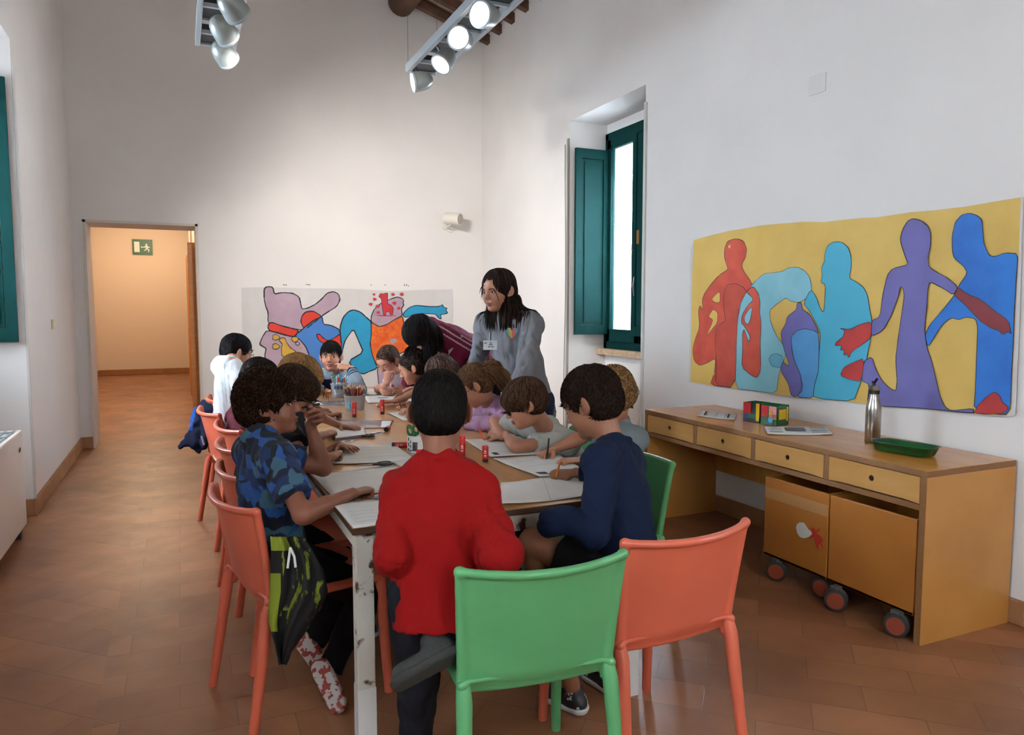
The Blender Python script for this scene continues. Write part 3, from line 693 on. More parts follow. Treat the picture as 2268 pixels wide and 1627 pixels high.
PY = pm('paint_yellow', 'c6a24c', c2='d2b05a', sc=4); PR = pm('paint_red', 'a8321f', c2='c24a30', sc=9); PLB = pm('paint_pale_blue', '76b3c1', c2='86bfcc')
PT = pm('paint_turquoise', '3fa6c3', .06); PMB = pm('paint_mid_blue', '4b8fc4', .08); PP = pm('paint_purple', '64609f', .08); PB = pm('paint_blue', '0d5fb5', c2='1c74c9')
PDR = pm('paint_dark_red', '7a2226', .1); PRR = pm('paint_bright_red', '9e1c18', c2='b82a20', sc=8); PW = pm('paint_canvas_white', 'cfcdc9', .03)
S6 = 768/2268
def tw6(p): v = ox(1500+p[0]*S6, 420+p[1]*S6, XR-.012); return (v[1], v[2])
yel = [(110,330),(165,315),(330,270),(540,235),(820,210),(960,212),(1200,185),(1300,180),(1520,148),(1700,135),(1900,110),(2060,80),(2245,50),(2235,415),(2225,560),(2212,800),(2205,1000),(2195,1200),(2190,1430),(2160,1478),(1960,1465),(1800,1445),(1650,1430),(1330,1408),(1150,1388),(900,1365),(650,1335),(400,1300),(215,1280),(95,1255),(95,900),(100,600)]
basew = [(88,385),(112,328),(165,313),(330,268),(540,233),(820,208),(960,210),(1200,183),(1300,178),(1520,146),(1700,133),(1900,108),(2060,78),(2262,46),(2262,90),(2245,700),(2215,1470),(2170,1484),(1960,1468),(1800,1448),(1650,1433),(1330,1411),(1150,1391),(900,1368),(650,1338),(400,1303),(215,1283),(82,1258),(85,900)]
layers = [(yel, PY, 0, False),
 ([(305,440),(307,380),(325,335),(380,318),(430,335),(452,390),(445,440),(418,490),(430,530),(470,580),(505,645),(450,680),(415,740),(395,850),(388,1000),(382,1298),(215,1278),(240,1200),(248,1100),(200,1130),(150,1150),(115,1120),(105,1050),(120,980),(150,900),(140,790),(150,755),(170,790),(165,720),(180,680),(220,620),(270,560),(330,520),(315,480)], PR, .006),
 ([(225,720),(250,685),(278,665),(280,735),(255,740)], PY, .004), ([(190,960),(225,880),(235,850),(205,830),(235,780),(265,800),(262,870),(210,935)], PY, .004),
 ([(302,760),(305,660),(325,620),(380,612),(430,635),(455,665),(420,730),(395,850),(388,1000),(382,1290),(250,1280),(252,1100),(245,1010),(255,900),(290,870),(318,860)], pm('paint_brick_red', '9c2f1d', c2='b34028', sc=9), .005),
 ([(385,1299),(388,1000),(395,860),(410,750),(440,690),(500,610),(570,548),(650,540),(690,535),(730,510),(790,505),(840,530),(870,570),(882,620),(880,680),(850,710),(800,738),(740,728),(715,705),(650,750),(605,790),(615,870),(650,950),(700,1020),(715,1070),(700,1120),(670,1200),(655,1334),(500,1313)], PLB, .004),
 ([(600,1110),(615,1080),(650,1070),(690,1085),(700,1120),(680,1165),(620,1155)], pm('paint_deep_sky', '5fa6bf', .06), .004),
 ([(450,665),(500,630),(535,680),(545,740),(540,800),(552,870),(545,1000),(548,1180),(525,1230),(490,1215),(425,1160),(430,1050),(428,930),(440,910),(470,1000),(482,960),(440,890),(420,870),(425,820),(460,760),(500,720),(490,700)], PR, .006),
 ([(445,870),(440,830),(470,780),(495,765),(480,850),(465,880)], PLB, .004),
 ([(945,605),(955,560),(948,510),(970,470),(972,420),(990,365),(1030,340),(1080,342),(1120,375),(1138,430),(1140,500),(1125,578),(1170,600),(1220,640),(1245,690),(1260,780),(1275,860),(1270,960),(1240,1090),(1230,1180),(1195,1270),(1155,1385),(900,1362),(905,1290),(930,1180),(935,1050),(945,940),(915,870),(870,790),(830,745),(880,650),(915,700),(940,780),(962,802),(968,740),(975,620)], PT, .005),
 ([(750,960),(790,920),(840,908),(900,920),(930,940),(935,1050),(930,1180),(905,1290),(900,1362),(800,1355),(830,1290),(815,1200),(780,1130),(760,1060)], PMB, .005),
 ([(790,742),(815,738),(825,785),(870,810),(905,870),(935,942),(900,920),(840,908),(790,920),(750,960),(758,1060),(780,1130),(815,1200),(835,1280),(830,1320),(790,1356),(760,1340),(740,1270),(680,1180),(695,1120),(735,1155),(740,1140),(710,1060),(690,990),(682,930),(715,880),(725,830),(785,785)], PP, .005),
 ([(1808,300),(1830,210),(1870,165),(1920,152),(1970,170),(2000,200),(2005,290),(2010,350),(2045,430),(2080,438),(2150,412),(2235,418),(2225,560),(2210,800),(2205,1000),(2195,1200),(2188,1430),(2160,1474),(1955,1440),(1960,1300),(1965,1100),(1972,900),(1960,845),(1900,830),(1850,850),(1800,835),(1740,880),(1690,960),(1645,1030),(1628,950),(1660,880),(1740,790),(1820,690),(1850,625),(1905,545),(1880,500),(1820,450),(1808,400)], PB, .005),
 ([(1460,330),(1475,260),(1510,205),(1550,188),(1610,205),(1655,240),(1670,290),(1668,370),(1650,440),(1655,505),(1700,535),(1780,580),(1845,635),(1815,690),(1740,640),(1660,600),(1645,660),(1640,760),(1630,850),(1625,930),(1640,1030),(1670,1120),(1700,1250),(1725,1350),(1760,1420),(1800,1444),(1950,1428),(1960,1462),(1650,1431),(1350,1413),(1250,1398),(1260,1270),(1205,1250),(1220,1120),(1275,1092),(1300,1170),(1345,1250),(1400,1300),(1440,1315),(1445,1250),(1435,1100),(1450,980),(1475,800),(1490,700),(1485,650),(1465,632),(1450,700),(1400,830),(1350,920),(1270,960),(1275,855),(1330,830),(1345,700),(1375,560),(1410,515),(1520,490),(1490,420)], PP, .006),
 ([(1845,635),(1900,680),(2000,720),(2080,790),(2170,850),(2195,945),(2170,925),(2140,950),(2110,920),(2060,905),(1990,860),(1900,760),(1815,685)], PDR, .004),
 ([(1275,860),(1270,970),(1200,1020),(1140,1060),(1125,1100),(1110,1070),(1090,1085),(1095,1045),(1070,1050),(1080,1015),(1035,1020),(1040,1000),(1090,960),(1100,920),(1065,905),(1130,915),(1200,880)], PRR, .005),
 ([(1225,1100),(1205,1255),(1130,1240),(1065,1215),(1090,1160),(1150,1130)], PRR, .004),
 ([(1962,1458),(1980,1410),(2040,1350),(2085,1320),(2120,1340),(2140,1390),(2180,1420),(2160,1455),(2050,1468)], PRR, .003)]
painting('wall_painting', tw6, (basew, PW), layers, 'long yellow canvas with painted coloured human silhouettes on the right wall', 'x', XR, -1, None)
S7 = 540/2268
def tw7(p): v = oy(510+p[0]*S7, 600+p[1]*S7, YB-.012); return (v[0], v[2])
LI = pm('paint_lilac', 'a48c9b', c2='b49cab', sc=5); OR = pm('paint_orange', 'd04a12', c2='e2701c', sc=14); SR = pm('paint_scarlet', 'cf3018', .05); BL = pm('paint_cobalt', '3f79bf', .06); TQ = pm('paint_cyan', '1d93bd', .08); YE = pm('paint_mustard', 'c29a33', .1); RD = pm('paint_giraffe_red', 'bb2a35', .1)
base2 = [(102,155),(250,150),(400,152),(700,160),(1100,163),(1500,186),(1840,174),(2066,168),(2075,500),(2070,1110),(1500,1112),(600,1108),(110,1100),(112,600)]
def spot(x, y, r, seed=0): return [(x+r*math.cos(a)*(1+.3*math.sin(3*a+x)), y+r*.8*math.sin(a)) for a in np.linspace(0, 2*math.pi, 9)[:-1]]
lay2 = [([(315,165),(340,145),(395,148),(410,215),(480,200),(580,205),(640,240),(655,300),(665,355),(720,345),(790,310),(850,260),(900,205),(960,190),(1010,215),(1022,270),(990,330),(900,385),(855,415),(800,460),(700,540),(660,548),(560,530),(480,520),(400,490),(350,480),(352,380),(330,330),(315,260)], LI, .013),
 ([(340,550),(440,575),(540,605),(600,612),(650,640),(700,700),(735,780),(740,880),(740,1000),(330,950),(320,790),(335,720),(300,700),(272,680),(300,610)], LI, .013),
 ([(595,600),(650,560),(700,515),(780,455),(855,420),(865,495),(940,505),(1010,540),(1020,580),(1035,680),(1030,800),(1000,950),(740,950),(735,780),(700,700),(650,640)], BL, .012),
 ([(350,530),(355,495),(385,475),(480,510),(560,530),(640,550),(600,610),(540,600),(440,570),(370,555)], SR, .013),
 ([(655,470),(665,420),(700,380),(770,372),(820,400),(850,425),(780,455),(720,500),(680,530)], SR, .013),
 ([(800,590),(830,585),(860,620),(910,650),(970,620),(1020,585),(1035,660),(1030,720),(960,690),(880,680),(820,640)], SR, .011),
 ([(1020,520),(1050,430),(1100,375),(1150,360),(1210,380),(1260,425),(1310,470),(1312,590),(1300,680),(1320,780),(1350,850),(1365,905),(1290,935),(1235,960),(1150,920),(1100,835),(1240,755),(1190,640),(1145,535),(1070,640),(1050,700),(1035,790),(1030,640)], TQ, .013),
 ([(1310,470),(1350,500),(1390,518),(1460,495),(1530,450),(1600,415),(1620,520),(1700,700),(1640,740),(1500,800),(1370,880),(1350,850),(1320,780),(1300,680),(1312,590)], OR, .011),
 ([(1310,470),(1310,420),(1340,350),(1400,300),(1480,265),(1550,240),(1600,255),(1612,275),(1605,300),(1615,315),(1590,350),(1600,415),(1530,450),(1460,495),(1390,518),(1350,500)], LI, .011),
 ([(1605,420),(1610,390),(1660,340),(1720,318),(1850,330),(1940,330),(1975,312),(1985,335),(2020,345),(2005,362),(2025,390),(1990,400),(1955,405),(1965,445),(1940,440),(1910,400),(1840,395),(1760,395),(1700,405),(1640,430)], TQ, .010),
 ([(1365,905),(1390,875),(1440,900),(1440,1090),(1385,1090)], LI, .010),
 ([(1480,650),(1500,625),(1545,628),(1550,660),(1500,680)], LI, 0),
 ([(1380,235),(1395,208),(1430,212),(1440,205),(1462,205),(1462,300),(1500,320),(1518,350),(1510,405),(1490,408),(1475,375),(1450,380),(1445,412),(1425,410),(1410,330),(1405,260)], RD, .005, False),
 ([(1335,408),(1540,414),(1538,420),(1400,420)], RD, 0, False),
 ([(450,640),(480,618),(510,625),(525,665),(560,715),(610,745),(600,780),(480,800),(475,720),(485,680)], YE, .008),
 (spot(422, 615, 34), YE, .007), (spot(422, 700, 34), YE, .008), (spot(600, 635, 32), YE, .006), (spot(625, 675, 20), LI, .006), (spot(650, 715, 12), YE, 0)]
for (x, y, r) in [(1335,218,14),(1340,262,18),(1305,308,18),(1365,328,20),(1375,385,16),(1510,218,18),(1525,298,20),(1565,345,17)]: lay2.append((spot(x, y, r), RD, 0))
star = []; 
for k in range(16):
    a = k*math.pi/8; r = 30 if k % 2 == 0 else 12; star.append((1592+r*math.cos(a), 215+r*.8*math.sin(a)))
lay2.append((star, RD, 0, False))
for k in range(7):
    a0 = -math.pi+math.pi*k/6; lay2.append(([(1410+58*math.cos(a0), 620+52*math.sin(a0)), (1410+80*math.cos(a0+.05), 620+74*math.sin(a0+.05)), (1410+80*math.cos(a0+.12), 620+74*math.sin(a0+.12)), (1410+58*math.cos(a0+.1), 620+52*math.sin(a0+.1))], pm('paint_sun_orange', 'e08a1e', .05), 0, False))
painting('wall_painting', tw7, (base2, mat('paint_canvas_grey', 'cbc9c6', .6, var=.03)), lay2, 'white canvas with lilac, blue, red and orange painted figures on the back wall', 'y', YB, -1, None)

# paint flecks left on the back wall above the canvas
for (x, y, a, b_) in [(500,128,8,5),(520,130,5,6),(715,125,14,3),(735,128,12,3),(1310,130,3,7),(1440,130,4,5),(1620,130,4,8),(1640,130,4,8),(1657,138,5,4)]:
    P0 = oy(510+(x-a)*S7, 600+(y-b_)*S7, YB); P1 = oy(510+(x+a)*S7, 600+(y+b_)*S7, YB)
    o = MB().box((P0[0], YB-.0015, P1[2]), (P1[0], YB, P0[2])).build('paint_fleck', mat('fleck', '7a5a55', .7)); tag(o, 'small dark paint fleck on the back wall above the white canvas', 'paint mark', 'paint flecks above the canvas')

# ================================================================== TRACK LIGHTS
M_spot = mat('spot_housing', '8b9290', .35, metal=.25)
M_lamp_on = mat('lamp_glow', 'ffffff', .3, emit='fff2de', estr=3)
M_lamp_off = mat('lamp_glass_dim', 'd8d8d4', .1)
def track(x0, x1, y_far, y_near, z, label):
    off = ((x0+x1)/2, (y_far+y_near)/2, z); t = thing('light_track', off, label, 'light track')
    for x in (x0, x1): MB().box((x-.016, y_near, z-.01), (x+.016, y_far, z+.05), b=.003).build('rail', M_greymetal, t, off=off)
    y = y_far-.012; k = 0
    while y > y_near:
        MB().box((x0, y-.012, z-.004), (x1, y+.012, z+.02)).build('rung', M_greymetal, t, off=off); 
        k += 1; y -= .235
    for k in range(8):
        yy = y_far-.10-k*.48
        if yy-.11 < y_near: break
        MB().box((x0+.02, yy-.10, z+.012), (x1-.02, yy+.11, z+.075)).build('transformer_box', M_darkmetal, t, off=off)
    for yy in (y_far-.02, y_near+.5):
        for x in (x0, x1):
            MB().tube([(x, yy, z+.04), (x, yy, 4.9)], .0016, n=5).build('suspension_wire', MATS['cable_grey'], t, off=off)
    return t
track(.165, .395, 5.62, 2.6, 3.2, 'grey ladder-shaped light track hanging at the upper left')
track(1.63, 1.86, 5.60, 2.6, 3.2, 'grey ladder-shaped light track hanging at top centre with lit lamps')
def spotlight(c, d, mount, lit, label, group, power=0, ang=50):
    c = np.array(c, float); d = nrm(d); t = thing('spotlight', c, label, 'spotlight', group)
    mb = MB(); mb.lathe([(0, -.10), (.018, -.098), (.04, -.085), (.058, -.06), (.068, -.025), (.072, .02), (.072, .055), (.066, .056), (.064, .03)], (0, 0, 0), 32, ax=d); mb.build('housing', M_spot, t, smooth=True)
    MB().lathe([(.0725, .040), (.0755, .042), (.0755, .056), (.066, .058), (.063, .05)], (0, 0, 0), 32, ax=d).build('bezel', M_greymetal, t, smooth=True)
    MB().lathe([(0, .044), (.045, .047), (.063, .050)], (0, 0, 0), 32, ax=d).build('lamp_lens', M_lamp_on if lit else M_lamp_off, t)
    m = np.array(mount)-c
    mb = MB(); mb.tube([m, m*.75+np.array([0, 0, .0]), nrm(m)*.072], .008, n=10); mb.tube([nrm(m)*.06, nrm(m)*.085], .014, n=12)
    mb.build('mounting_arm', M_chrome, t)
    if power: lamp('spotlight_beam', tuple(c+d*.075), power, (1, .95, .90), .03, tuple(c+d), ang, 1.0)
    return t
dl = (.45, -.1, -.9)
lab = ['egg-shaped spotlight at the end of the left light track', 'second spotlight from the end of the left light track', 'third spotlight from the end of the left track, cut by the top of the picture']
for k, (px, py, y) in enumerate([(497, 120, 5.36), (495, 68, 4.92), (515, 15, 4.5)]):
    c = oy(px, py, y); spotlight(c, (.53, .71, -.40), (.395, y+.0, 3.2), True, lab[k], 'spotlights on the left track', 76, 96)
lab = ['lit spotlight hanging from the far end of the centre light track, aimed left', 'second lit spotlight from the far end of the centre track', 'third lit spotlight from the far end of the centre track, facing us', 'brightest lit spotlight on the centre track, nearest to us']
for k, (px, py, y, d) in enumerate([(930, 180, 5.42, nrm(-rt*.95-fw*.28-up*.25)), (985, 133, 4.92, nrm(-rt*.42-fw*.42-up*.72)), (1022, 88, 4.50, nrm(-rt*.25-fw*.88-up*.18)), (1075, 34, 4.06, nrm(-rt*.5-fw*.75-up*.25))]):
    c = oy(px, py, y); spotlight(c, d, (1.66, y+.06, 3.2), True, lab[k], 'spotlights on the centre track', 20, 80)

# ================================================================== TABLES
TX0, TX1, TY0, TY1, TZ = .45, 1.50, 2.19, 6.15, .755
M_tabletop = mat('worn_tabletop', 'b07c48', .28, col2='c89a64', vscale=2.5, stretch=(6, 1, 1), det=6, coat=.25)
M_chip = mat('chipped_white', 'c9c4b6', .6, col2='4a2c1e', vscale=16, det=8, thr=(.60, .66), bump=.2)
M_tapew = mat('white_tape', 'cdccc8', .5)
def table(y0, y1, label):
    off = ((TX0+TX1)/2, (y0+y1)/2, 0); t = thing('work_table', off, label, 'table', 'long work tables')
    MB().box((TX0, y0, TZ-.022), (TX1, y1, TZ-.0012), b=.003).build('tabletop', mat('table_edge', '4a2f1c', .6, var=.2), t, off=off); MB().box((TX0+.001, y0+.001, TZ-.0013), (TX1-.001, y1-.001, TZ)).build('top_surface', M_tabletop, t, off=off)
    mb = MB(); i = .018
    mb.box((TX0+i, y0+i, TZ-.082), (TX1-i, y0+i+.03, TZ-.022), b=.003); mb.box((TX0+i, y1-i-.03, TZ-.082), (TX1-i, y1-i, TZ-.022), b=.003)
    mb.box((TX0+i, y0+i+.03, TZ-.082), (TX0+i+.03, y1-i-.03, TZ-.022), b=.003); mb.box((TX1-i-.03, y0+i+.03, TZ-.082), (TX1-i, y1-i-.03, TZ-.022), b=.003)
    mb.build('apron', M_chip, t, off=off)
    for x in (TX0+.012, TX1-.012-.055):
        for y in (y0+.012, y1-.012-.055):
            l = MB().box((x, y, 0), (x+.055, y+.055, TZ-.0225), b=.003).build('leg', M_chip, t, off=off)
            MB().box((x-.0015, y-.0015, 0), (x+.0565, y+.0565, .24)).build('leg_tape', M_tapew, l, off=off)
table(TY0, 4.16, 'near work table with wooden top and chipped white frame under the papers')
table(4.164, TY1, 'far work table with wooden top carrying the pencil tubs')

# ================================================================== CHAIRS
def chair_meshes():
    h = .0045; zt = .775
    def yb(z): t = max(0, (z-.42)/.355); return -.205-.085*t**1.15
    def arc(x, z): return yb(z)+.055*(x/.23)**2*(.5+.5*(z-.42)/.355)
    def hw(z): t = (z-.42)/.355; return .205+.022*t
    pr = []
    for s in (-1, 1):
        zs = np.linspace(.40, zt-.016, 8); pr += chain([(s*hw(z), arc(hw(z), z), z) for z in zs], [.0165, .0155, .0145, .014, .0135, .013, .0125, .012], k=.02)
    xs = np.linspace(-hw(zt), hw(zt), 12); pr += chain([(x, arc(x, zt)-.004, zt-.014-.010*(1-(x/.227)**2)) for x in xs], .0115, k=.015)
    def sh(P):
        x, y, z = P[..., 0], P[..., 1], P[..., 2]; t = np.clip((z-.42)/.355, 0, 1)
        yy = -.205-.085*t**1.15+.055*(x/.23)**2*(.5+.5*t)
        lowf = np.clip((.47-z)/.07, 0, 1); yy = yy+.03*lowf**2
        return np.maximum(np.maximum((np.abs(y-yy)-.0045)*.95, np.abs(x)-.215), np.maximum(z-(zt-.02), .41-.0-z))
    pr.append(Prim(sh, (-.24, -.32, .40), (.24, -.08, .78), .012))
    xs = np.linspace(-.2, .2, 10); pr += chain([(x, arc(x, .42)+.028, .415) for x in xs], .011, k=.015)
    back = surf('backrest', pr, h, M_orange)
    pr = []
    def st(P):
        x, y, z = P[..., 0], P[..., 1], P[..., 2]; zz = .452-.012*(1-(x/.22)**2)*(1-((y-.02)/.24)**2)+.0*x
        w_ = .205+.015*(y+.2)/.44
        return np.maximum(np.maximum(np.abs(z-zz)-.006, np.abs(x)-w_), np.maximum(y-.225, -.205-y))
    pr.append(Prim(st, (-.24, -.22, .42), (.24, .24, .48), .01))
    pr += chain([(-.212, -.2, .443), (-.222, .20, .443), (-.19, .235, .441), (0, .243, .438), (.19, .235, .441), (.222, .20, .443), (.212, -.2, .443)], .0135, k=.014)
    pr += chain([(x, arc(x, .42)+.028, .42) for x in np.linspace(-.2, .2, 8)], .012, k=.014)
    seat = surf('seat', pr, h, M_orange)
    legs = []
    for s in (-1, 1):
        a = MB().tube([(s*.212, .212, .44), (s*.216, .222, .25), (s*.222, .236, 0)], [.021, .019, .0155], n=18); legs.append(a.build('leg', M_orange, smooth=True))
        a = MB().tube([(s*.205, -.178+.0, .47), (s*.208, -.205, .40), (s*.214, -.232, .22), (s*.222, -.268, 0)], [.017, .022, .019, .0155], n=18); legs.append(a.build('leg', M_orange, smooth=True))
    return back, seat, legs
_b, _s, _l = chair_meshes()
def chair(x, y, rz, colm, label, group):
    """x,y of the seat centre; rz turns +y (facing) direction"""
    t = thing('chair', (x, y, 0), label, 'chair', group, rz)
    for src in [_b, _s]+_l:
        o = src.copy(); o.name = src.name.split('.')[0]
        if colm is not M_orange:
            key = src.data.name+'_green'
            if key in GM: o.data = GM[key]
            else:
                d = src.data.copy(); d.materials.clear(); d.materials.append(colm); GM[key] = d; o.data = d
        COL.objects.link(o); o.parent = t
    return t
GM = {}
def chair_back(bx, by, rz, *a):      # place by the middle of the top rim
    q = np.array([0, -.285]); c, s = math.cos(rz), math.sin(rz); return chair(bx-(q[0]*c-q[1]*s), by-(q[0]*s+q[1]*c), rz, *a)
R_ = math.radians
chair_back(.835, 1.63, R_(-6), M_greenp, 'green plastic chair in the foreground, back turned to us, behind the boy in red', 'green chairs')
chair_back(1.345, 1.69, R_(3), M_orange, 'orange plastic chair in the right foreground, beside the nearest green one', 'orange chairs')
chair_back(.10, 2.69, R_(-76), M_orange, 'nearest orange chair on the left of the table, under the boy in blue camouflage', 'orange chairs')
chair_back(.14, 3.14, R_(-76), M_orange, 'second orange chair along the left side of the table, behind the child in black', 'orange chairs')
chair_back(.15, 3.75, R_(-82), M_orange, 'orange chair of the blond child on the left side of the table', 'orange chairs')
chair_back(.175, 4.34, R_(-78), M_orange, 'orange chair of the child in maroon on the left side of the table', 'orange chairs')
chair_back(.10, 5.05, R_(-78), M_orange, 'orange chair with a dark blue jacket hung on its back, by the doorway', 'orange chairs')
chair_back(.17, 5.72, R_(-80), M_orange, 'farthest orange chair on the left side of the table', 'orange chairs')
chair_back(1.90, 2.76, R_(94), M_greenp, 'green chair of the curly blond child on the right side of the table', 'green chairs')
chair_back(1.98, 3.30, R_(90), M_greenp, 'green chair of the boy in the pale grey shirt, right side of the table', 'green chairs')
chair_back(1.90, 3.94, R_(90), M_orange, 'orange chair of the girl in lilac, right side of the table', 'orange chairs')
chair_back(2.02, 4.56, R_(90), M_greenp, 'green chair of the long-haired girl, right side of the table', 'green chairs')
chair_back(2.00, 5.10, R_(90), M_orange, 'orange chair of the girl in profile, right side of the table', 'orange chairs')
chair_back(1.95, 5.66, R_(90), M_orange, 'orange chair of the girl in the pink and white shirt', 'orange chairs')
chair_back(1.02, 6.72, R_(180), M_orange, 'orange chair at the far table end, under the boy in grey and navy', 'orange chairs')
for o in [_b, _s]+_l: bpy.data.objects.remove(o, do_unlink=True)
# ================================================================== PEOPLE
def wrinkle(seed, amp=.004, f=52, dirs=7):
    R = np.random.RandomState(seed); K = R.randn(dirs, 3)*[f, f, f*.4]; ph = R.uniform(0, 6.3, dirs); K2 = R.randn(dirs, 3)*f*.35
    def fn(P):
        s = 0
        for i in range(dirs):
            q = np.sin(P@K[i]*(.6 if i % 2 else 1)+ph[i]+1.4*np.sin(P@K2[i])); s = s+(q if i % 2 == 0 else 1.1-2.2*np.sqrt(np.abs(q)+.01))
        return s*(amp/math.sqrt(dirs))
    return fn
def ik(a, t, l1, l2, hint):
    a = np.array(a, float); t = np.array(t, float); d = t-a; D = np.linalg.norm(d); k = 1.0
    if D > (l1+l2)*.985: k = D/((l1+l2)*.985); l1 *= k; l2 *= k
    u = d/D; x = (l1*l1-l2*l2+D*D)/(2*D); h = math.sqrt(max(l1*l1-x*x, 0)); n = np.array(hint, float); n = n-u*(n@u); n = nrm(n)
    return a+u*x+n*h
CURL = {'flat': [(.10, .12, .10)]*4, 'relax': [(.45, .5, .35), (.5, .55, .4), (.55, .6, .4), (.6, .6, .4)],
        'grip': [(.75, .75, .4), (.95, .9, .5), (1.2, 1.2, .7), (1.35, 1.2, .7)], 'fist': [(1.35, 1.5, .9)]*4, 'point': [(.2, .3, .2), (1.0, 1.2, .7), (1.3, 1.3, .7), (1.35, 1.3, .7)]}
def hand_prims(W, D, N, side, sz, pose):
    D = nrm(D); N = np.array(N, float); N = nrm(N-D*(N@D)); S = np.cross(D, N)*side; out = []
    out.append(cap(W-D*.01*sz, W+D*.078*sz, .030*sz, .036*sz, k=.012, flat=(N, .42)))
    out.append(ell(W+D*.035*sz+S*.02*sz+N*.008*sz, [D, S, N], (.035*sz, .016*sz, .014*sz), k=.01))
    tips = []
    for i, (o, L_) in enumerate(zip((.030, .0105, -.0095, -.029), (.072, .080, .074, .058))):
        p = W+D*(.086-.004*abs(i-1))*sz+S*o*sz; dd = nrm(D+S*o*3.5); a = 0; pts = [p-dd*.012*sz, p]
        for q, c in zip((.45, .30, .25), CURL[pose][i]):
            a += c; p = p+(dd*math.cos(a)+N*math.sin(a))*L_*q*sz; pts.append(p)
        out += chain(pts, [.0088*sz, .0092*sz, .0085*sz, .0078*sz, .0068*sz], k=.0035); tips.append(p)
    if pose in ('flat', 'relax'): ds = [nrm(D*.55+S*.75+N*.25), nrm(D*.75+S*.5+N*.3), nrm(D*.9+S*.25+N*.3)]
    elif pose == 'fist': ds = [nrm(D*.5+S*.45+N*.9), nrm(D*.6-S*.5+N*.6), nrm(D*.3-S*.9+N*.2)]
    else: ds = [nrm(D*.6+S*.5+N*.65), nrm(D*.9+S*.0+N*.5), nrm(D*.95-S*.15+N*.1)]
    p = W+D*.018*sz+S*.024*sz; pts = [p]
    for dd, l in zip(ds, (.042, .034, .026)): p = p+dd*l*sz; pts.append(p)
    out += chain(pts, [.013*sz, .0112*sz, .0095*sz, .0075*sz], k=.006)
    return out, (p*.5+tips[0]*.5)
SKIN = {'fair': 'aa765b', 'tan': '84513a', 'olive': '8c5d43', 'brown': '6e4228', 'light': 'b48069', 'face': 'a06d55'}
def skin_mat(n): return mat('skin_'+n, SKIN[n], .5, var=.07, vscale=18, sss=.12, bump=.04, bscale=250)
def M_of(col, name, **k): return mat(name, col, k.pop('rough', .9), sheen=0, spec=.2, bump=k.pop('bump', .12), bscale=320, **k)
LIPC = {'fair': '8e4a40', 'tan': '6e3a2e', 'olive': '74402f', 'brown': '5a2e24', 'light': '94504a', 'face': '84443a'}

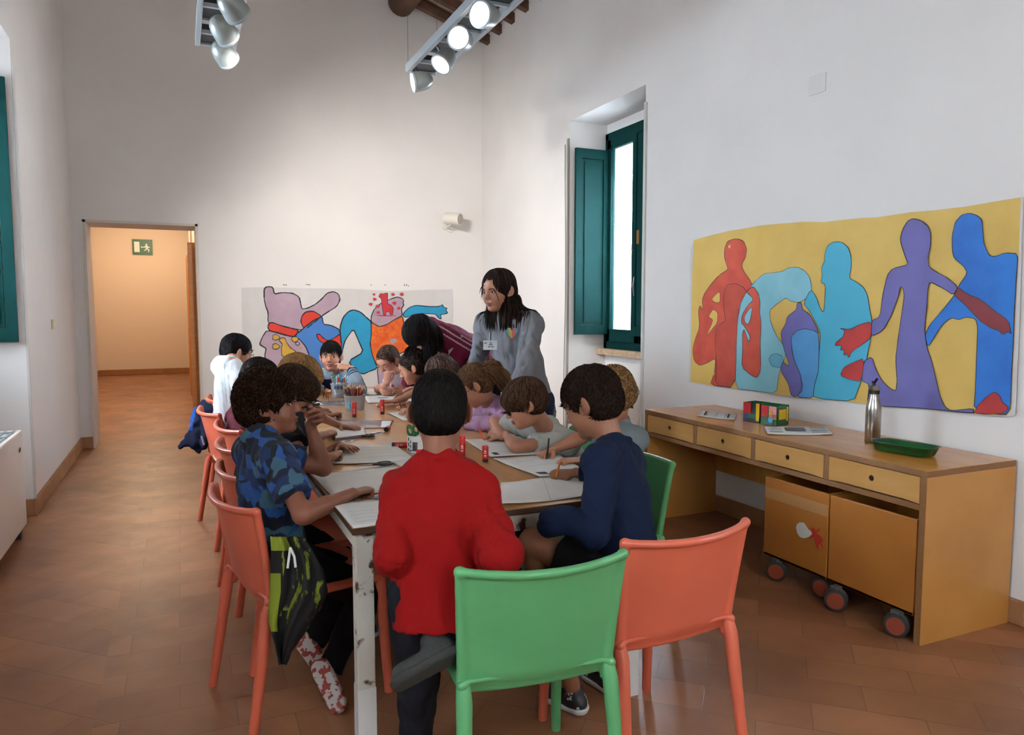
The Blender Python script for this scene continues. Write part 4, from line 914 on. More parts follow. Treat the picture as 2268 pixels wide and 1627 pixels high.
def person(label, s, hs, pel, nb, head, face, lat, hands, feet, skin='fair', shirt=None, pants=None, shoes=None, hair=None, eyes='down', glasses=None, seed=1, group=None, hbody=.0042, hupv=None, knees=((0,0,1),(0,0,1)), spine=0.0, mouth='closed', sw=None, lidcol=None, extras=None, collar=True, drop=.045):
    pel, nb, head = map(lambda v: np.array(v, float), (pel, nb, head))
    L = nrm(lat); Ut = nrm(nb-pel); L = nrm(L-Ut*(L@Ut)); Fd = np.cross(L, Ut)
    base = np.array([pel[0], pel[1], 0]); t = thing('person', base, label, 'person', group); off = base
    S_ = skin_mat(skin); sw = (sw or .165)*s
    # ---- head frame
    F = nrm(face); upv = np.array(hupv if hupv is not None else (0, 0, 1.), float); U = nrm(upv-F*(upv@F)); Lh = np.cross(U, F); Rm = np.array([F, Lh, U])
    def H(f, l, u): return head+(F*f+Lh*l+U*u)*hs
    def E(c, r, k=.01, op='add'): return ell(H(*c), Rm, np.array(r)*hs, k*hs, op)
    cran = [E((-.012, 0, .030), (.095, .075, .083)), E((.018, 0, -.028), (.068, .062, .078), .03), E((.045, 0, .03), (.046, .056, .048), .03)]
    hd = cran+[E((.032, 0, -.072), (.046, .044, .036), .03), E((.070, 0, -.092), (.018, .022, .015), .022)]
    for q in (-1, 1): hd.append(E((.052, q*.034, -.036), (.032, .027, .032), .02))
    hd += [cap(H(.086, 0, .008), H(.105, 0, -.026), .0065*hs, .0098*hs, k=.010*hs)]
    for q in (-1, 1): hd.append(E((.096, q*.0095, -.029), (.009, .0075, .0065), .006))
    for q in (-1, 1): hd.append(E((.102, q*.031, .004), (.017, .018, .012), .012, 'sub'))
    hd += [E((.088, 0, -.0555), (.012, .020, .0058), .004), E((.086, 0, -.067), (.012, .017, .0062), .004)]
    for q in (-1, 1):
        e1 = nrm(-F*.84+Lh*q*.55); e2 = nrm(np.cross(U, e1)); Re = np.array([e1, e2, nrm(np.cross(e1, e2))])
        hd.append(ell(H(-.008, q*.083, -.004), Re, np.array((.022, .0062, .031))*hs, .006*hs)); hd.append(ell(H(-.002, q*.092, .002), Re, np.array((.012, .006, .019))*hs, .004*hs, 'sub'))
        hd.append(E((.002, q*.074, -.028), (.009, .006, .010), .005))
    def fsurf(l, u, lift=0):      # point on the face surface seen from the front
        f = np.linspace(.13, .04, 46); P = np.array([H(x, l, u) for x in f]); v = field(hd, P); i = int(np.argmax(v < 0)); return H(f[i]+lift, l, u)
    eyeobj = []; er = .0118
    for q in (-1, 1):
        p = fsurf(q*.0305, .003); c = p-F*(er*.62)*hs; eyeobj.append((q, c))
        hd.append(Prim(cap(c, c+F*.0001, (er+.0016)*hs).fn, c-er*1.3, c+er*1.3, .006*hs))
        if eyes != 'down': hd.append(ell(c+F*.0135*hs+U*.0005*hs, Rm, (.012*hs, .0118*hs, .0052*hs), .0015, 'sub'))
    # ---- limbs
    shL = nb+L*sw-Ut*drop*s; shR = nb-L*sw-Ut*drop*s; body = list(hd); arm = []; hold = []
    nk0 = H(-.022, 0, -.05)
    body.append(cap(nk0, nb-Ut*.02*s, .046*s**.5, .052*s**.5, k=.02)); J = dict(nb=nb, pel=pel, shL=shL, shR=shR, L=L, U=Ut, F=Fd, H=H, s=s, hd=head)
    mid = (pel+nb)/2-Fd*spine*s
    def torso(g):
        ch = nb-Ut*.15*s-Fd*(spine*.35)*s; fl = (Fd, .66)
        o = [cap(pel, mid, .122*s+g, .118*s+g, k=.04*s, flat=fl), cap(mid, ch, .118*s+g, .132*s+g, k=.04*s, flat=fl), cap(ch, nb-Ut*.07*s, .132*s+g, .10*s+g, k=.04*s, flat=fl),
             cap(shL, shR, .048*s+g, .048*s+g, k=.05*s)]
        for q in (shL, shR): o.append(cap(nb+Ut*.022*s, q+Ut*.004*s, .036*s+g, .046*s+g, k=.045*s))
        return o
    body += torso(-.006)
    for q, sh, hsp in ((1, shL, hands[0]), (-1, shR, hands[1])):
        W = np.array(hsp[0], float); el = ik(sh, W, .275*s, .235*s, hsp[4] if len(hsp) > 4 and hsp[4] is not None else -Ut*.6+L*q*.6-Fd*.5)
        if len(hsp) > 5 and hsp[5] is not None: el = np.array(hsp[5], float)
        body.append(cap(sh, el, .044*s, .037*s, k=.02)); body.append(cap(el, W, .037*s, .0235*s, k=.012)); body.append(cap(el+(W-el)*.1, el+(W-el)*.45, .036*s, .033*s, k=.02))
        hp, hpt = hand_prims(W+nrm(hsp[1])*.012, hsp[1], hsp[2], -q, (.93*s/.8 if s < .9 else .95)*.80/.8*.84 if s < .9 else .98, hsp[3]); body += hp
        arm.append((sh, el, W)); hold.append(hpt)
    J['arm'] = arm
    hipw = .085*s; leg = []
    for q, ft, kh in ((1, feet[0], knees[0]), (-1, feet[1], knees[1])):
        hp = pel+L*q*hipw-Ut*.02*s; A = np.array(ft[0], float); kn = ik(hp, A, .40*s, .385*s, np.array(kh, float)+Fd*.7)
        if len(ft) > 3: kn = np.array(ft[3], float)
        leg.append((hp, kn, A)); body += [cap(hp, kn, .075*s, .052*s, k=.03), cap(kn, A, .05*s, .033*s, k=.02), cap(kn+(A-kn)*.12+0, kn+(A-kn)*.5, .052*s, .044*s, k=.02)]
        T = nrm(ft[1]); dn = nrm(ft[2]) if len(ft) > 2 and ft[2] is not None else nrm(A-kn); dn = nrm(dn-T*(dn@T)); body.append(cap(A+dn*.03*s, A+T*.13*s+dn*.04*s, .03*s, .024*s, k=.02)); J.setdefault('foot', []).append((A, T, dn))
    J['leg'] = leg
    M_lip = mat('lips_'+skin, LIPC[skin], .45)
    lc = H(.094, 0, -.061)
    def mf(P):
        q = (P-head)@Rm.T/hs; r = ((q[:, 1]/.0205)**2+((q[:, 2]+.0612)/.0105)**2 < 1) & (q[:, 0] > .083); return r.astype(int)
    surf('body', body, hbody, [S_, M_lip], t, matf=mf, off=off)
    # ---- eyes, brows, mouth
    eyec = mat('eye_white', 'd8d4cc', .25); iris = mat('iris_brown', '2c170c', .2); lash = mat('lash', '1a1210', .7)
    look = nrm(F+(Lh*.35 if eyes == 'left' else (-Lh*.4 if eyes == 'right' else 0)))
    for q, c in eyeobj:
        if eyes != 'down':
            r = er*hs; V = []; Fc = []; mi = []; n = 20; m_ = 14
            a = nrm(np.cross(look, U)); b_ = np.cross(a, look)
            for i in range(m_+1):
                th = math.pi*i/m_
                for k in range(n): ph = 2*math.pi*k/n; V.append(c+r*(look*math.cos(th)+math.sin(th)*(a*math.cos(ph)+b_*math.sin(ph)))-off)
            for i in range(m_):
                for k in range(n): Fc.append((i*n+k, (i+1)*n+k, (i+1)*n+(k+1) % n, i*n+(k+1) % n)); mi.append(1 if i < 3 else 0)
            meshobj('eye', V, Fc, [eyec, iris], t, True, mi)
            mb = MB(); pts = []
            for x in np.linspace(-1, 1, 9): pts.append(c+(F*math.sqrt(max(.2, 1-.75*x*x-.15))*(er+.0022)+Lh*x*.0125+U*(.0062*math.sqrt(max(0, 1-x*x))+.0004))*hs)
            mb.tube(pts, [.0006]+[.0013*hs]*7+[.0006], n=6); mb.build('eyelash', lash, t, off=off)
        else:
            mb = MB(); pts = []
            for x in np.linspace(-1, 1, 9): pts.append(c+(F*math.sqrt(max(.2, 1-.6*x*x-.12))*(er+.0026)+Lh*x*.0125-U*(.0045*math.sqrt(max(0, 1-x*x))+.001))*hs)
            mb.tube(pts, [.0005]+[.0011*hs]*7+[.0005], n=6); mb.build('eyelash', lash, t, off=off)
        mb = MB(); pts = [fsurf(q*x, .0195+.0035*math.sin((x-.014)/.034*math.pi), .001) for x in np.linspace(.013, .046, 7)]
        mb.tube(pts, [.0012*hs, .0024*hs, .0027*hs, .0026*hs, .0022*hs, .0016*hs, .0007*hs], n=6); mb.build('eyebrow', mat('brow_'+(hair or {}).get('col', '1b120c'), (hair or {}).get('col', '1b120c'), .8), t, off=off)
    if mouth == 'open':
        pts = [fsurf(x, -.0612-.0*x, .0006) for x in np.linspace(-.013, .013, 7)]; mb = MB(); mb.tube(pts, [.001*hs, .0028*hs, .0038*hs, .004*hs, .0038*hs, .0028*hs, .001*hs], n=8); mb.build('mouth_gap', mat('mouth_dark', '3a1512', .6), t, off=off)
    else:
        pts = [fsurf(x, -.0612+.002*abs(x)/.018, .0002) for x in np.linspace(-.0175, .0175, 7)]; MB().tube(pts, .0009*hs, n=6).build('mouth_line', mat('mouth_line', '56281f', .7), t, off=off)
    if glasses:
        g = MB(); 
        for q in (-1, 1):
            c = H(.106, q*.032, .0); ring = [c+(Lh*math.cos(a)*.022*(1 if glasses == 'round' else 1.05)+U*math.sin(a)*.017)*hs for a in np.linspace(0, 2*math.pi, 21)]
            g.tube(ring, .0013*hs, n=6, caps=False); g.tube([H(.105, q*.054, .004), H(.085, q*.074, .006), H(.0, q*.081, .006), H(-.018, q*.080, -.004)], .0014*hs, n=6)
        g.tube([H(.107, .010, .003), H(.110, 0, .006), H(.107, -.010, .003)], .0013*hs, n=6)
        g.build('glasses', mat('glasses_frame', '26221f', .3), t, off=off)
    # ---- clothes
    ns = [cap(nb+Ut*.034*s, nk0+Ut*.04, .047*s**.5, .056*s**.5, op='sub', k=.004)]
    if shirt:
        g = shirt.get('g', .010); P = torso(g); sl = shirt.get('sleeve', 'short'); lo = shirt.get('low', .10)
        P = [cap(pel-Ut*lo*s, mid, .132*s+g, .127*s+g, k=.03, flat=(Fd, .80)), cap(mid, nb-Ut*.15*s, .127*s+g, .130*s+g, k=.03, flat=(Fd, .70))]+P
        for (sh, el, W) in arm:
            if sl == 'short': P.append(cap(sh, sh+(el-sh)*.68, .050*s+g, .055*s+g, k=.02*s, cutb=True))
            else:
                cf = shirt.get('cuff', .93); hidden = shirt.get('hide') == ('L' if sh is arm[0][0] else 'R')
                P.append(cap(sh, el, .047*s+g, .040*s+g, k=.02*s))
                if hidden: P += [cap(el, W, .040*s+g, .030*s+g, k=.014), cap(W, W+nrm(hands[0 if sh is arm[0][0] else 1][1])*.062, .034*s+g, .034*s+g, k=.015)]
                else: P.append(cap(el, el+(W-el)*cf, .040*s+g, .030*s+g*.7, k=.014, cutb=True))
        P.append(cap(nb-Ut*.07*s, nb+Ut*.002*s, .060*s**.5, .0565*s**.5, k=.02*s))
        P += ns
        if collar:
            ring = [nb+Ut*.020*s+(Fd*math.cos(a)*.062+L*math.sin(a)*.062)*s**.5-Fd*.003-Ut*.018*math.cos(a) for a in np.linspace(0, 2*math.pi, 15)]; P += chain(ring, .0105*s, k=.012)
        P.append(half(pel-Ut*(lo+.02)*s, -Ut))
        mm = shirt['m']; mf2 = shirt['matf'](J) if 'matf' in shirt else None
        surf(shirt.get('name', 'shirt'), P, shirt.get('h', .0055), mm, t, matf=mf2, disp=wrinkle(seed, shirt.get('amp', .0042)), off=off)
    if pants:
        P = []; g = .009; ln = pants.get('len', 1.0)
        P.append(cap(pel-Ut*.02*s, pel+Ut*.02*s, .112*s+g*.3, .108*s+g*.2, k=.02, flat=(Fd, .74)))
        for (hp, kn, A) in leg:
            if ln >= 1: P += [cap(hp, kn, .074*s+g, .056*s+g, k=.035), cap(kn, kn+(A-kn)*.93, .056*s+g, .040*s+g, k=.02, cutb=True)]
            else: P += [cap(hp, hp+(kn-hp)*ln, .086*s+g, .078*s+g, k=.035, cutb=True)]
        surf(pants.get('name', 'trousers' if ln >= 1 else 'shorts'), P, .007, pants['m'], t, disp=wrinkle(seed+5, .004), off=off)
    if shoes:
        for (A, T, dn) in J['foot']:
            a = A-T*.025*s; so = dn*.062*s
            up_ = [cap(a+dn*.038*s, A+T*.125*s+dn*.040*s, .038*s, .034*s, k=.02, flat=(dn, .95)), cap(A-dn*.005*s, A+dn*.03*s, .040*s, .040*s, k=.02, cutb=False), half(A+so, dn)]
            so_ = surf('shoe', up_, .0055, shoes['m'], t, off=off)
            sl_ = [cap(a+dn*.05*s, A+T*.132*s+dn*.05*s, .044*s, .042*s), half(A+so*1.22, dn), half(A+so*.80, -dn)]
            surf('sole', sl_, .0045, shoes['sole'], so_, off=(0, 0, 0) if False else off, matf=shoes.get('matf'))
    # ---- hair
    if hair: make_hair(t, hair, H, E, F, Lh, U, hs, Rm, head, cran, torso(.012), seed, off, nb)
    if extras: extras(t, J, off, H)
    J['hold'] = hold; J['t'] = t
    return J

def make_hair(t, hair, H, E, F, Lh, U, hs, Rm, head, cran, tor, seed, off, nb):
    st = hair.get('style', 'short'); th = hair.get('thick', .012); col = hair['col']; hi = hair.get('hi', col)
    M1 = mat('hair_'+col, col, .7, var=.25, vscale=40, spec=.08); M2 = mat('hair_hi_'+hi, hi, .6, spec=.12)
    fr = hair.get('fringe', 0.0); nape = hair.get('nape', -.075)
    sf = .35 if st == 'short' else 1.0
    P = [E((-.014, 0, .032), (.096+th*.8, .0765+th*sf, .084+th)), E((-.036, 0, -.018), (.071+th*.6*sf, .070+th*.6*sf, .062), .02)]
    if st == 'bowl': P.append(E((.03, 0, .045), (.066+th*.7, .070+th*.7, .058), .02))
    for q in hair.get('extra', []): P.append(cap(H(*q[0]), H(*q[1]), q[2]*hs, q[3]*hs, k=.02))
    P.append(E((.128, 0, -.058-fr*.5), (.082, .088, .110-fr), .006, 'sub'))
    for q in (-1, 1): 
        if not hair.get('ears_cov'): P.append(E((.012, q*.094, -.020), (.021, .032, .035), .006, 'sub') if th < .016 else E((.022, q*.105, -.032), (.040, .052, .050), .006, 'sub'))
    if th > .016: P += [E((.086, 0, -.045), (.074, .12, .072), .008, 'sub'), E((.022, 0, -.100), (.060, .12, .040), .008, 'sub')]
    if st in ('short', 'curly', 'bowl'): P.append(half(H(-.05, 0, nape), -U+F*.35))
    disp = wrinkle(seed+9, hair.get('amp', .0035), hair.get('freq', 70), 9)
    cap_o = surf('hair', P, .0042, [M1, M2], t, disp=disp, off=off)
    # locks
    n = hair.get('n', 700); Ln = hair.get('len', .045); R = np.random.RandomState(seed+3)
    me = cap_o.data; co = np.zeros(len(me.vertices)*3, np.float32); me.vertices.foreach_get('co', co); co = co.reshape(-1, 3).astype(float)+off
    nn = np.zeros(len(me.vertices)*3, np.float32); me.vertices.foreach_get('normal', nn); nn = nn.reshape(-1, 3)
    rel = (co-head)@Rm.T/hs
    ok = ((nn*(co-head)).sum(1) > 0) & (rel[:, 2] > hair.get('rootlow', -.07))
    if hair.get('noface', True): ok &= ~((rel[:, 0] > .045) & (rel[:, 2] < .035)) & ~(((rel[:, 0]-.128)/.088)**2+(rel[:, 1]/.092)**2+((rel[:, 2]+.058+fr*.5)/(.116-fr))**2 < 1)
    if th > .016: ok &= ~((rel[:, 0] > .022) & (rel[:, 2] < .028)) & ~((rel[:, 0] > -.035) & (rel[:, 2] < .004) & (np.abs(rel[:, 1]) > .05))
    if not hair.get('ears_cov'): ok &= ~(((rel[:, 0]-.010)/.032)**2+((np.abs(rel[:, 1])-.094)/.05)**2+((rel[:, 2]+.018)/.046)**2 < 1)
    idx = np.flatnonzero(ok)
    if hair.get('part') is not None: idx = idx[rel[idx, 0] < .055]
    if not len(idx): return
    idx = idx[R.randint(0, len(idx), n)]; p = co[idx].copy(); p -= nrm(nn[idx].mean(0))*0
    blk = E((.128, 0, -.058-fr*.5), (.078, .080, .106-fr), .006)
    base = [p for p in P if p.op == 'add']
    def g(X): return field(base+(tor if st in ('long', 'pony') else [])+([blk] if hair.get('block', True) else []), X)
    steps = hair.get('steps', 6); ln = Ln*R.uniform(.6, 1.25, n)*hs; crown = H(*hair.get('crown', (-.045, 0, .12))); flow = hair.get('flow')
    d = p-crown
    if hair.get('part') is not None:
        rl = rel[idx]; sg = np.where(rl[:, 1] > hair['part'], 1., -1.)[:, None]
        d = Lh*sg*1.0-F*(.25+.5*(rl[:, 0] < 0))[:, None]-U*.35
    if flow is not None: d = d*.0+np.array(F*flow[0]+Lh*flow[1]+U*flow[2])
    pts = [p.copy()]; gr = np.array([0, 0, -1.]); noise = R.randn(n, 3)*hair.get('messy', .25)
    lift = hair.get('lift', .003)*hs; e = 1e-3
    for k in range(steps):
        f0 = g(p); G = np.stack([g(p+np.eye(3)[i]*e)-f0 for i in range(3)], 1)/e; G /= np.linalg.norm(G, axis=1, keepdims=True)+1e-9
        dd = d/(np.linalg.norm(d, axis=1, keepdims=True)+1e-9)+noise+gr*hair.get('grav', .15)*(k+1)/steps*2
        near = np.clip(1-(f0-lift*(k+1))/.02, 0, 1)[:, None]
        hu = (p-head)@U/hs; rel0 = ((hu < -.03) & (st in ('long', 'pony')))[:, None]
        dG = (dd*G).sum(1, keepdims=True); dd = dd-G*np.where(rel0, np.minimum(dG, 0), dG*near+(0 if k == 0 else 0))
        dd /= np.linalg.norm(dd, axis=1, keepdims=True)+1e-9
        p = p+dd*(ln/steps)[:, None]
        f1 = g(p); pull = np.where(rel0[:, 0], 0, np.clip(f1-lift*1.6, 0, .03)); p = p-G*pull[:, None]*.8; f1 = g(p); push = np.maximum(lift*(.3+.7*(k+1)/steps)*R.uniform(.3, 1.4, n)-f1, 0); p = p+G*push[:, None]
        d = dd; pts.append(p.copy())
    pts = np.array(pts)                      # steps+1, n, 3
    cr = hair.get('curl', 0)*hs
    if cr:
        ph = R.uniform(0, 6.3, n); fr_ = R.uniform(.8, 1.3, n)*hair.get('turns', 2.0)
        for k in range(steps+1):
            a = ph+2*math.pi*fr_*k/steps; t1 = np.cross(nrm((1, .3, .2)), nn[idx]); t1 /= np.linalg.norm(t1, axis=1, keepdims=True)+1e-9
            t2 = nn[idx]; w_ = min(1, k/1.5); pts[k] += (t1*np.cos(a)[:, None]+t2*(np.sin(a)[:, None]+.3))*cr*w_
    r0 = hair.get('r', .0024)*hs; prof = np.array([.7]+[1.0]*(steps-2)+[.7, .15])
    V = []; Fc = []; NS = 4
    up_ = nn[idx]
    tang = np.gradient(pts, axis=0); tang /= np.linalg.norm(tang, axis=2, keepdims=True)+1e-9
    side = np.cross(tang, up_[None]); side /= np.linalg.norm(side, axis=2, keepdims=True)+1e-9; nor = np.cross(side, tang)
    rr = r0*R.uniform(.6, 1.3, n)
    cs = [(1.6, 0), (0, .7), (-1.6, 0), (0, -.7)]
    A = np.stack([pts+(side*a*(rr[None, :, None])+nor*b_*(rr[None, :, None]))*prof[:, None, None] for a, b_ in cs], 2)   # steps+1,n,4,3
    A = A.transpose(1, 0, 2, 3).reshape(-1, 3)-off
    q = []
    for k in range(steps):
        for c in range(NS): q.append((k*NS+c, (k+1)*NS+c, (k+1)*NS+(c+1) % NS, k*NS+(c+1) % NS))
    q = np.array(q); Q = (q[None]+(np.arange(n)*(steps+1)*NS)[:, None, None]).reshape(-1, 4)
    me = bpy.data.meshes.new('hair_locks'); me.vertices.add(len(A)); me.loops.add(Q.size); me.polygons.add(len(Q))
    me.vertices.foreach_set('co', A.astype(np.float32).ravel()); me.loops.foreach_set('vertex_index', Q.astype(np.int32).ravel()); me.polygons.foreach_set('loop_start', np.arange(0, Q.size, 4, dtype=np.int32))
    me.polygons.foreach_set('use_smooth', np.ones(len(Q), bool)); me.materials.append(M1); me.materials.append(M2)
    me.polygons.foreach_set('material_index', np.repeat((R.rand(n) < hair.get('hif', .3)).astype(np.int32), steps*NS)); me.update(calc_edges=True)
    o = bpy.data.objects.new('hair_locks', me); COL.objects.link(o); o.parent = cap_o

def pencil(tip, d, length, m, label, name='pencil', cat='pencil', group=None, r=.0038, tipm=None, black_end=True):
    d = nrm(d); tip = np.array(tip, float); t = thing(name, tip, label, cat, group)
    MB().lathe([(r*.35, .006), (r, .02), (r, length), (0, length)], (0, 0, 0), 6 if name == 'pencil' else 10, ax=d).build('barrel', m, t)
    MB().lathe([(0, 0), (r*.35, .006)], (0, 0, 0), 8, ax=d).build('tip', tipm or mat('lead', '2a2a2c', .5), t)
    return t
z_ = np.array([0, 0, 1.])
def dirv(a, b_, c): return nrm(rt*a+fw*b_+z_*c)        # right / away / up as seen on entering the room
TT = TZ+.022
M_skindummy = None
fab = lambda n, c, **k: M_of(c, 'cloth_'+n, **k)
def camo_mat():
    m = bpy.data.materials.new('cloth_blue_camouflage'); m.use_nodes = True; nt = m.node_tree; N = nt.nodes; L = nt.links; b = N['Principled BSDF']; b.inputs['Roughness'].default_value = .85
    tc = N.new('ShaderNodeTexCoord'); n0 = N.new('ShaderNodeTexNoise'); n0.inputs['Scale'].default_value = 9; L.new(tc.outputs['Object'], n0.inputs['Vector'])
    ad = N.new('ShaderNodeMixRGB'); ad.blend_type = 'ADD'; ad.inputs[0].default_value = .10; L.new(tc.outputs['Object'], ad.inputs[1]); L.new(n0.outputs['Color'], ad.inputs[2])
    v = N.new('ShaderNodeTexVoronoi'); v.inputs['Scale'].default_value = 26; L.new(ad.outputs[0], v.inputs['Vector'])
    r = N.new('ShaderNodeValToRGB'); r.color_ramp.interpolation = 'CONSTANT'; L.new(v.outputs['Color'], r.inputs[0])
    for i, (p, c) in enumerate([(0, '0a142a'), (.34, '10274e'), (.52, '1a4480'), (.68, '34586a'), (.80, '0c1720')]):
        e = r.color_ramp.elements[i] if i < 2 else r.color_ramp.elements.new(p); e.position = p; e.color = lin(c)
    L.new(r.outputs[0], b.inputs['Base Color']); MATS['cloth_blue_camouflage'] = m; return m
M_bl = fab('black', '121214'); M_jean = fab('dark_trousers', '16181f'); M_navy = fab('navy', '0e1a33', bump=.2)
SH = dict(m=mat('shoe_dark', '1c1e22', .6), sole=mat('sole_pale', 'a9a49c', .6))
SH_gr = dict(m=mat('shoe_charcoal', '2d2e2c', .8, bump=.4, bscale=90), sole=mat('sole_charcoal', '2c2d29', .9, bump=.5, bscale=70))
def seated_feet(pel, F, s, spread=.07, fwd=.32, back=0):
    F = nrm((F[0], F[1], 0)); L = np.cross(z_, F); out = []
    for q in (1, -1):
        A = np.array([pel[0], pel[1], 0])+F*(fwd-back)+L*q*spread+z_*.075*s; out.append((A, F, -z_))
    return out
# ---- boy in red, nearest, one knee on the green chair
nbp = od(972, 1040, 2.08); J_red = person('boy in a bright red sweatshirt, his back to us, at the near table end', .84, .97,
    od(976, 1300, 2.04), nbp, od(974, 912, 2.10), dirv(-.05, 1, -.22), dirv(-1, -.05, 0),
    [((.62, 2.12, .70), (.7, .3, -.2), (0, -1, -.3), 'relax', None, od(872, 1228, 1.97)), ((.76, 2.08, .70), (-.7, .3, -.2), (0, -1, -.3), 'relax', None, od(1112, 1232, 1.94))],
    [((.60, 2.06, .07), (0.2, 1, 0), -z_, od(925, 1495, 2.12)), (od(960, 1425, 1.95), nrm(od(858, 1478, 1.89)-od(960, 1425, 1.95)), nrm(fw*-.75+rt*-.1-up*.65), od(1095, 1415, 2.10))],
    skin='tan', shirt=dict(m=fab('red', '850806', bump=.15), sleeve='long', low=.10, name='sweatshirt', g=.016, amp=.0055, h=.005), pants=dict(m=M_jean), shoes=SH_gr,
    hair=dict(col='0e0b09', hi='171210', style='short', thick=.008, n=3800, len=.020, r=.0009, fringe=0, nape=-.088, amp=.001, lift=.001, messy=.15), seed=3, sw=.118, drop=.075)
# ---- boy in navy
J_navy = person('boy in a navy sweatshirt writing with an orange pencil at the near right corner', .84, .98,
    od(1396, 1285, 2.42), od(1360, 1000, 2.50), od(1310, 892, 2.52), dirv(-.82, .42, -.42), dirv(-.45, -.85, 0),
    [(od(1266, 1152, 2.32), (-.9, .2, .0), (0, .2, -1), 'fist', None, od(1318, 1180, 2.30)), (oz(1276, 1046, TT+.014), nrm(oz(1225, 1050, TT)-oz(1276, 1046, TT+.01)), (.2, .3, -1), 'grip', (.6, .8, -.6))],
    [((1.22, 2.20, .07), (-.45, .85, 0), -z_, od(1180, 1200, 2.45)), ((1.40, 2.26, .07), (-.2, .95, 0), -z_, od(1252, 1222, 2.66))],
    skin='olive', shirt=dict(m=M_navy, sleeve='long', low=.08, name='sweatshirt', g=.013, hide='L', amp=.005, h=.005), pants=dict(m=M_bl, len=.72), shoes=dict(m=mat('shoe_black_white', '15161a', .5, col2='b9b8b4', vscale=14, thr=(.60, .62)), sole=mat('sole_white', 'b9b8b2', .6)),
    hair=dict(col='1d130d', hi='2c1e15', style='short', thick=.014, n=4500, len=.030, r=.0010, fringe=.004, nape=-.080, amp=.0015, lift=.005, messy=.3, crown=(-.05, 0, .12)), seed=4, sw=.15)
# ---- curly blond child
hc = ox(1352, 876, 1.67)
J_curl = person('child with curly blond hair in a grey T-shirt holding a black pencil', .80, .95,
    (1.74, 2.80, .54), (1.735, 2.77, .90), hc, (-.85, .15, -.5), (0.1, -1, 0),
    [(oz(1290, 1018, TT), (-.95, .2, 0), (0, 0, -1), 'relax'), (oz(1228, 994, TT+.015), nrm(oz(1180, 1010, TT)-oz(1228, 994, TT+.015)), (0, -.3, -1), 'grip', None, oz(1288, 968, TT+.05))],
    seated_feet((1.74, 2.8), (-1, 0), .8), skin='fair', shirt=dict(m=fab('grey_tee', '6f7a7c'), sleeve='short'), pants=dict(m=M_jean), shoes=SH,
    hair=dict(col='6d4d2f', hi='96744a', style='curly', thick=.012, n=2200, len=.07, r=.0015, curl=.007, turns=2.0, steps=12, amp=.006, freq=60, hif=.5, nape=-.09, ears_cov=True), seed=5)
# ---- pale grey shirt boy
J_grey = person('boy with brown bowl-cut hair in a pale grey T-shirt, leaning on his elbow and writing', .80, .93,
    (1.80, 3.30, .53), ox(1212, 952, 1.60), ox(1163, 893, 1.42), dirv(-.93, -.12, -.42), (0.15, -1, .1),
    [(oz(1120, 960, TT+.012), (-.5, .8, 0), (0, 0, -1), 'relax', None, oz(1142, 987, TT+.02)), (oz(1112, 968, TT+.005), nrm(oz(1088, 962, TT)-oz(1116, 968, TT)), (0, -.5, -1), 'grip', (.1, .9, .2))],
    seated_feet((1.8, 3.3), (-1, 0), .8), skin='fair', shirt=dict(m=fab('pale_grey', 'a5a79e'), sleeve='short'), pants=dict(m=M_jean), shoes=SH,
    hair=dict(col='2f2015', hi='54392a', style='bowl', thick=.013, n=3600, len=.070, r=.0011, fringe=.030, nape=-.075, amp=.0018, hif=.45, crown=(-.05, 0, .12), messy=.12, noface=False, rootlow=0.0), seed=6, spine=.03)
# ---- girl in lilac
J_lil = person('girl with glasses and a wavy ponytail in a lilac sweatshirt, head bent low', .82, .95,
    (1.86, 3.92, .53), ox(1080, 895, 1.60), ox(1052, 853, 1.46), dirv(-.80, -.05, -.62), (0.2, -1, .1),
    [(oz(1030, 938, TT+.01), (-.9, .35, 0), (0, 0, -1), 'relax', None, oz(1118, 938, TT+.03)), ((1.30, 4.05, TT+.01), (-.9, -.2, 0), (0, 0, -1), 'relax')],
    seated_feet((1.86, 3.92), (-1, 0), .8), skin='fair', shirt=dict(m=fab('lilac', '9c7791'), sleeve='long', name='sweatshirt', g=.015), pants=dict(m=M_jean), shoes=SH, glasses='round',
    hair=dict(col='4a3322', hi='6f4e35', style='short', thick=.007, n=2400, len=.08, r=.0011, nape=-.07, amp=.0015, crown=(.06, 0, .06), flow=(-1, 0, .35), hif=.4), seed=7, spine=.03)
# ---- long-haired girl
J_long = person('girl with long straight brown hair falling over her face, bent over her sheet', .80, .93,
    (1.84, 4.52, .53), ox(1010, 860, 1.64), ox(980, 826, 1.50), dirv(-.55, -.2, -.8), (0.1, -1, .1),
    [((1.32, 4.40, TT+.01), (-.9, .2, 0), (0, 0, -1), 'relax'), (oz(905, 893, TT+.01), nrm(oz(880, 896, TT)-oz(905, 893, TT)), (0, -.3, -1), 'grip')],
    seated_feet((1.84, 4.52), (-1, 0), .8), skin='fair', shirt=dict(m=fab('white_long', 'b9b4b4'), sleeve='long'), pants=dict(m=M_jean), shoes=SH,
    hair=dict(col='3a2a22', hi='665048', style='long', thick=.012, n=1500, len=.24, steps=10, r=.0020, grav=1.2, hif=.4, ears_cov=True, amp=.002, messy=.08, extra=[((-.06, .05, .02), (-.06, .06, -.16), .035, .03), ((-.06, -.05, .02), (-.06, -.06, -.16), .035, .03)]), seed=8, spine=.04)
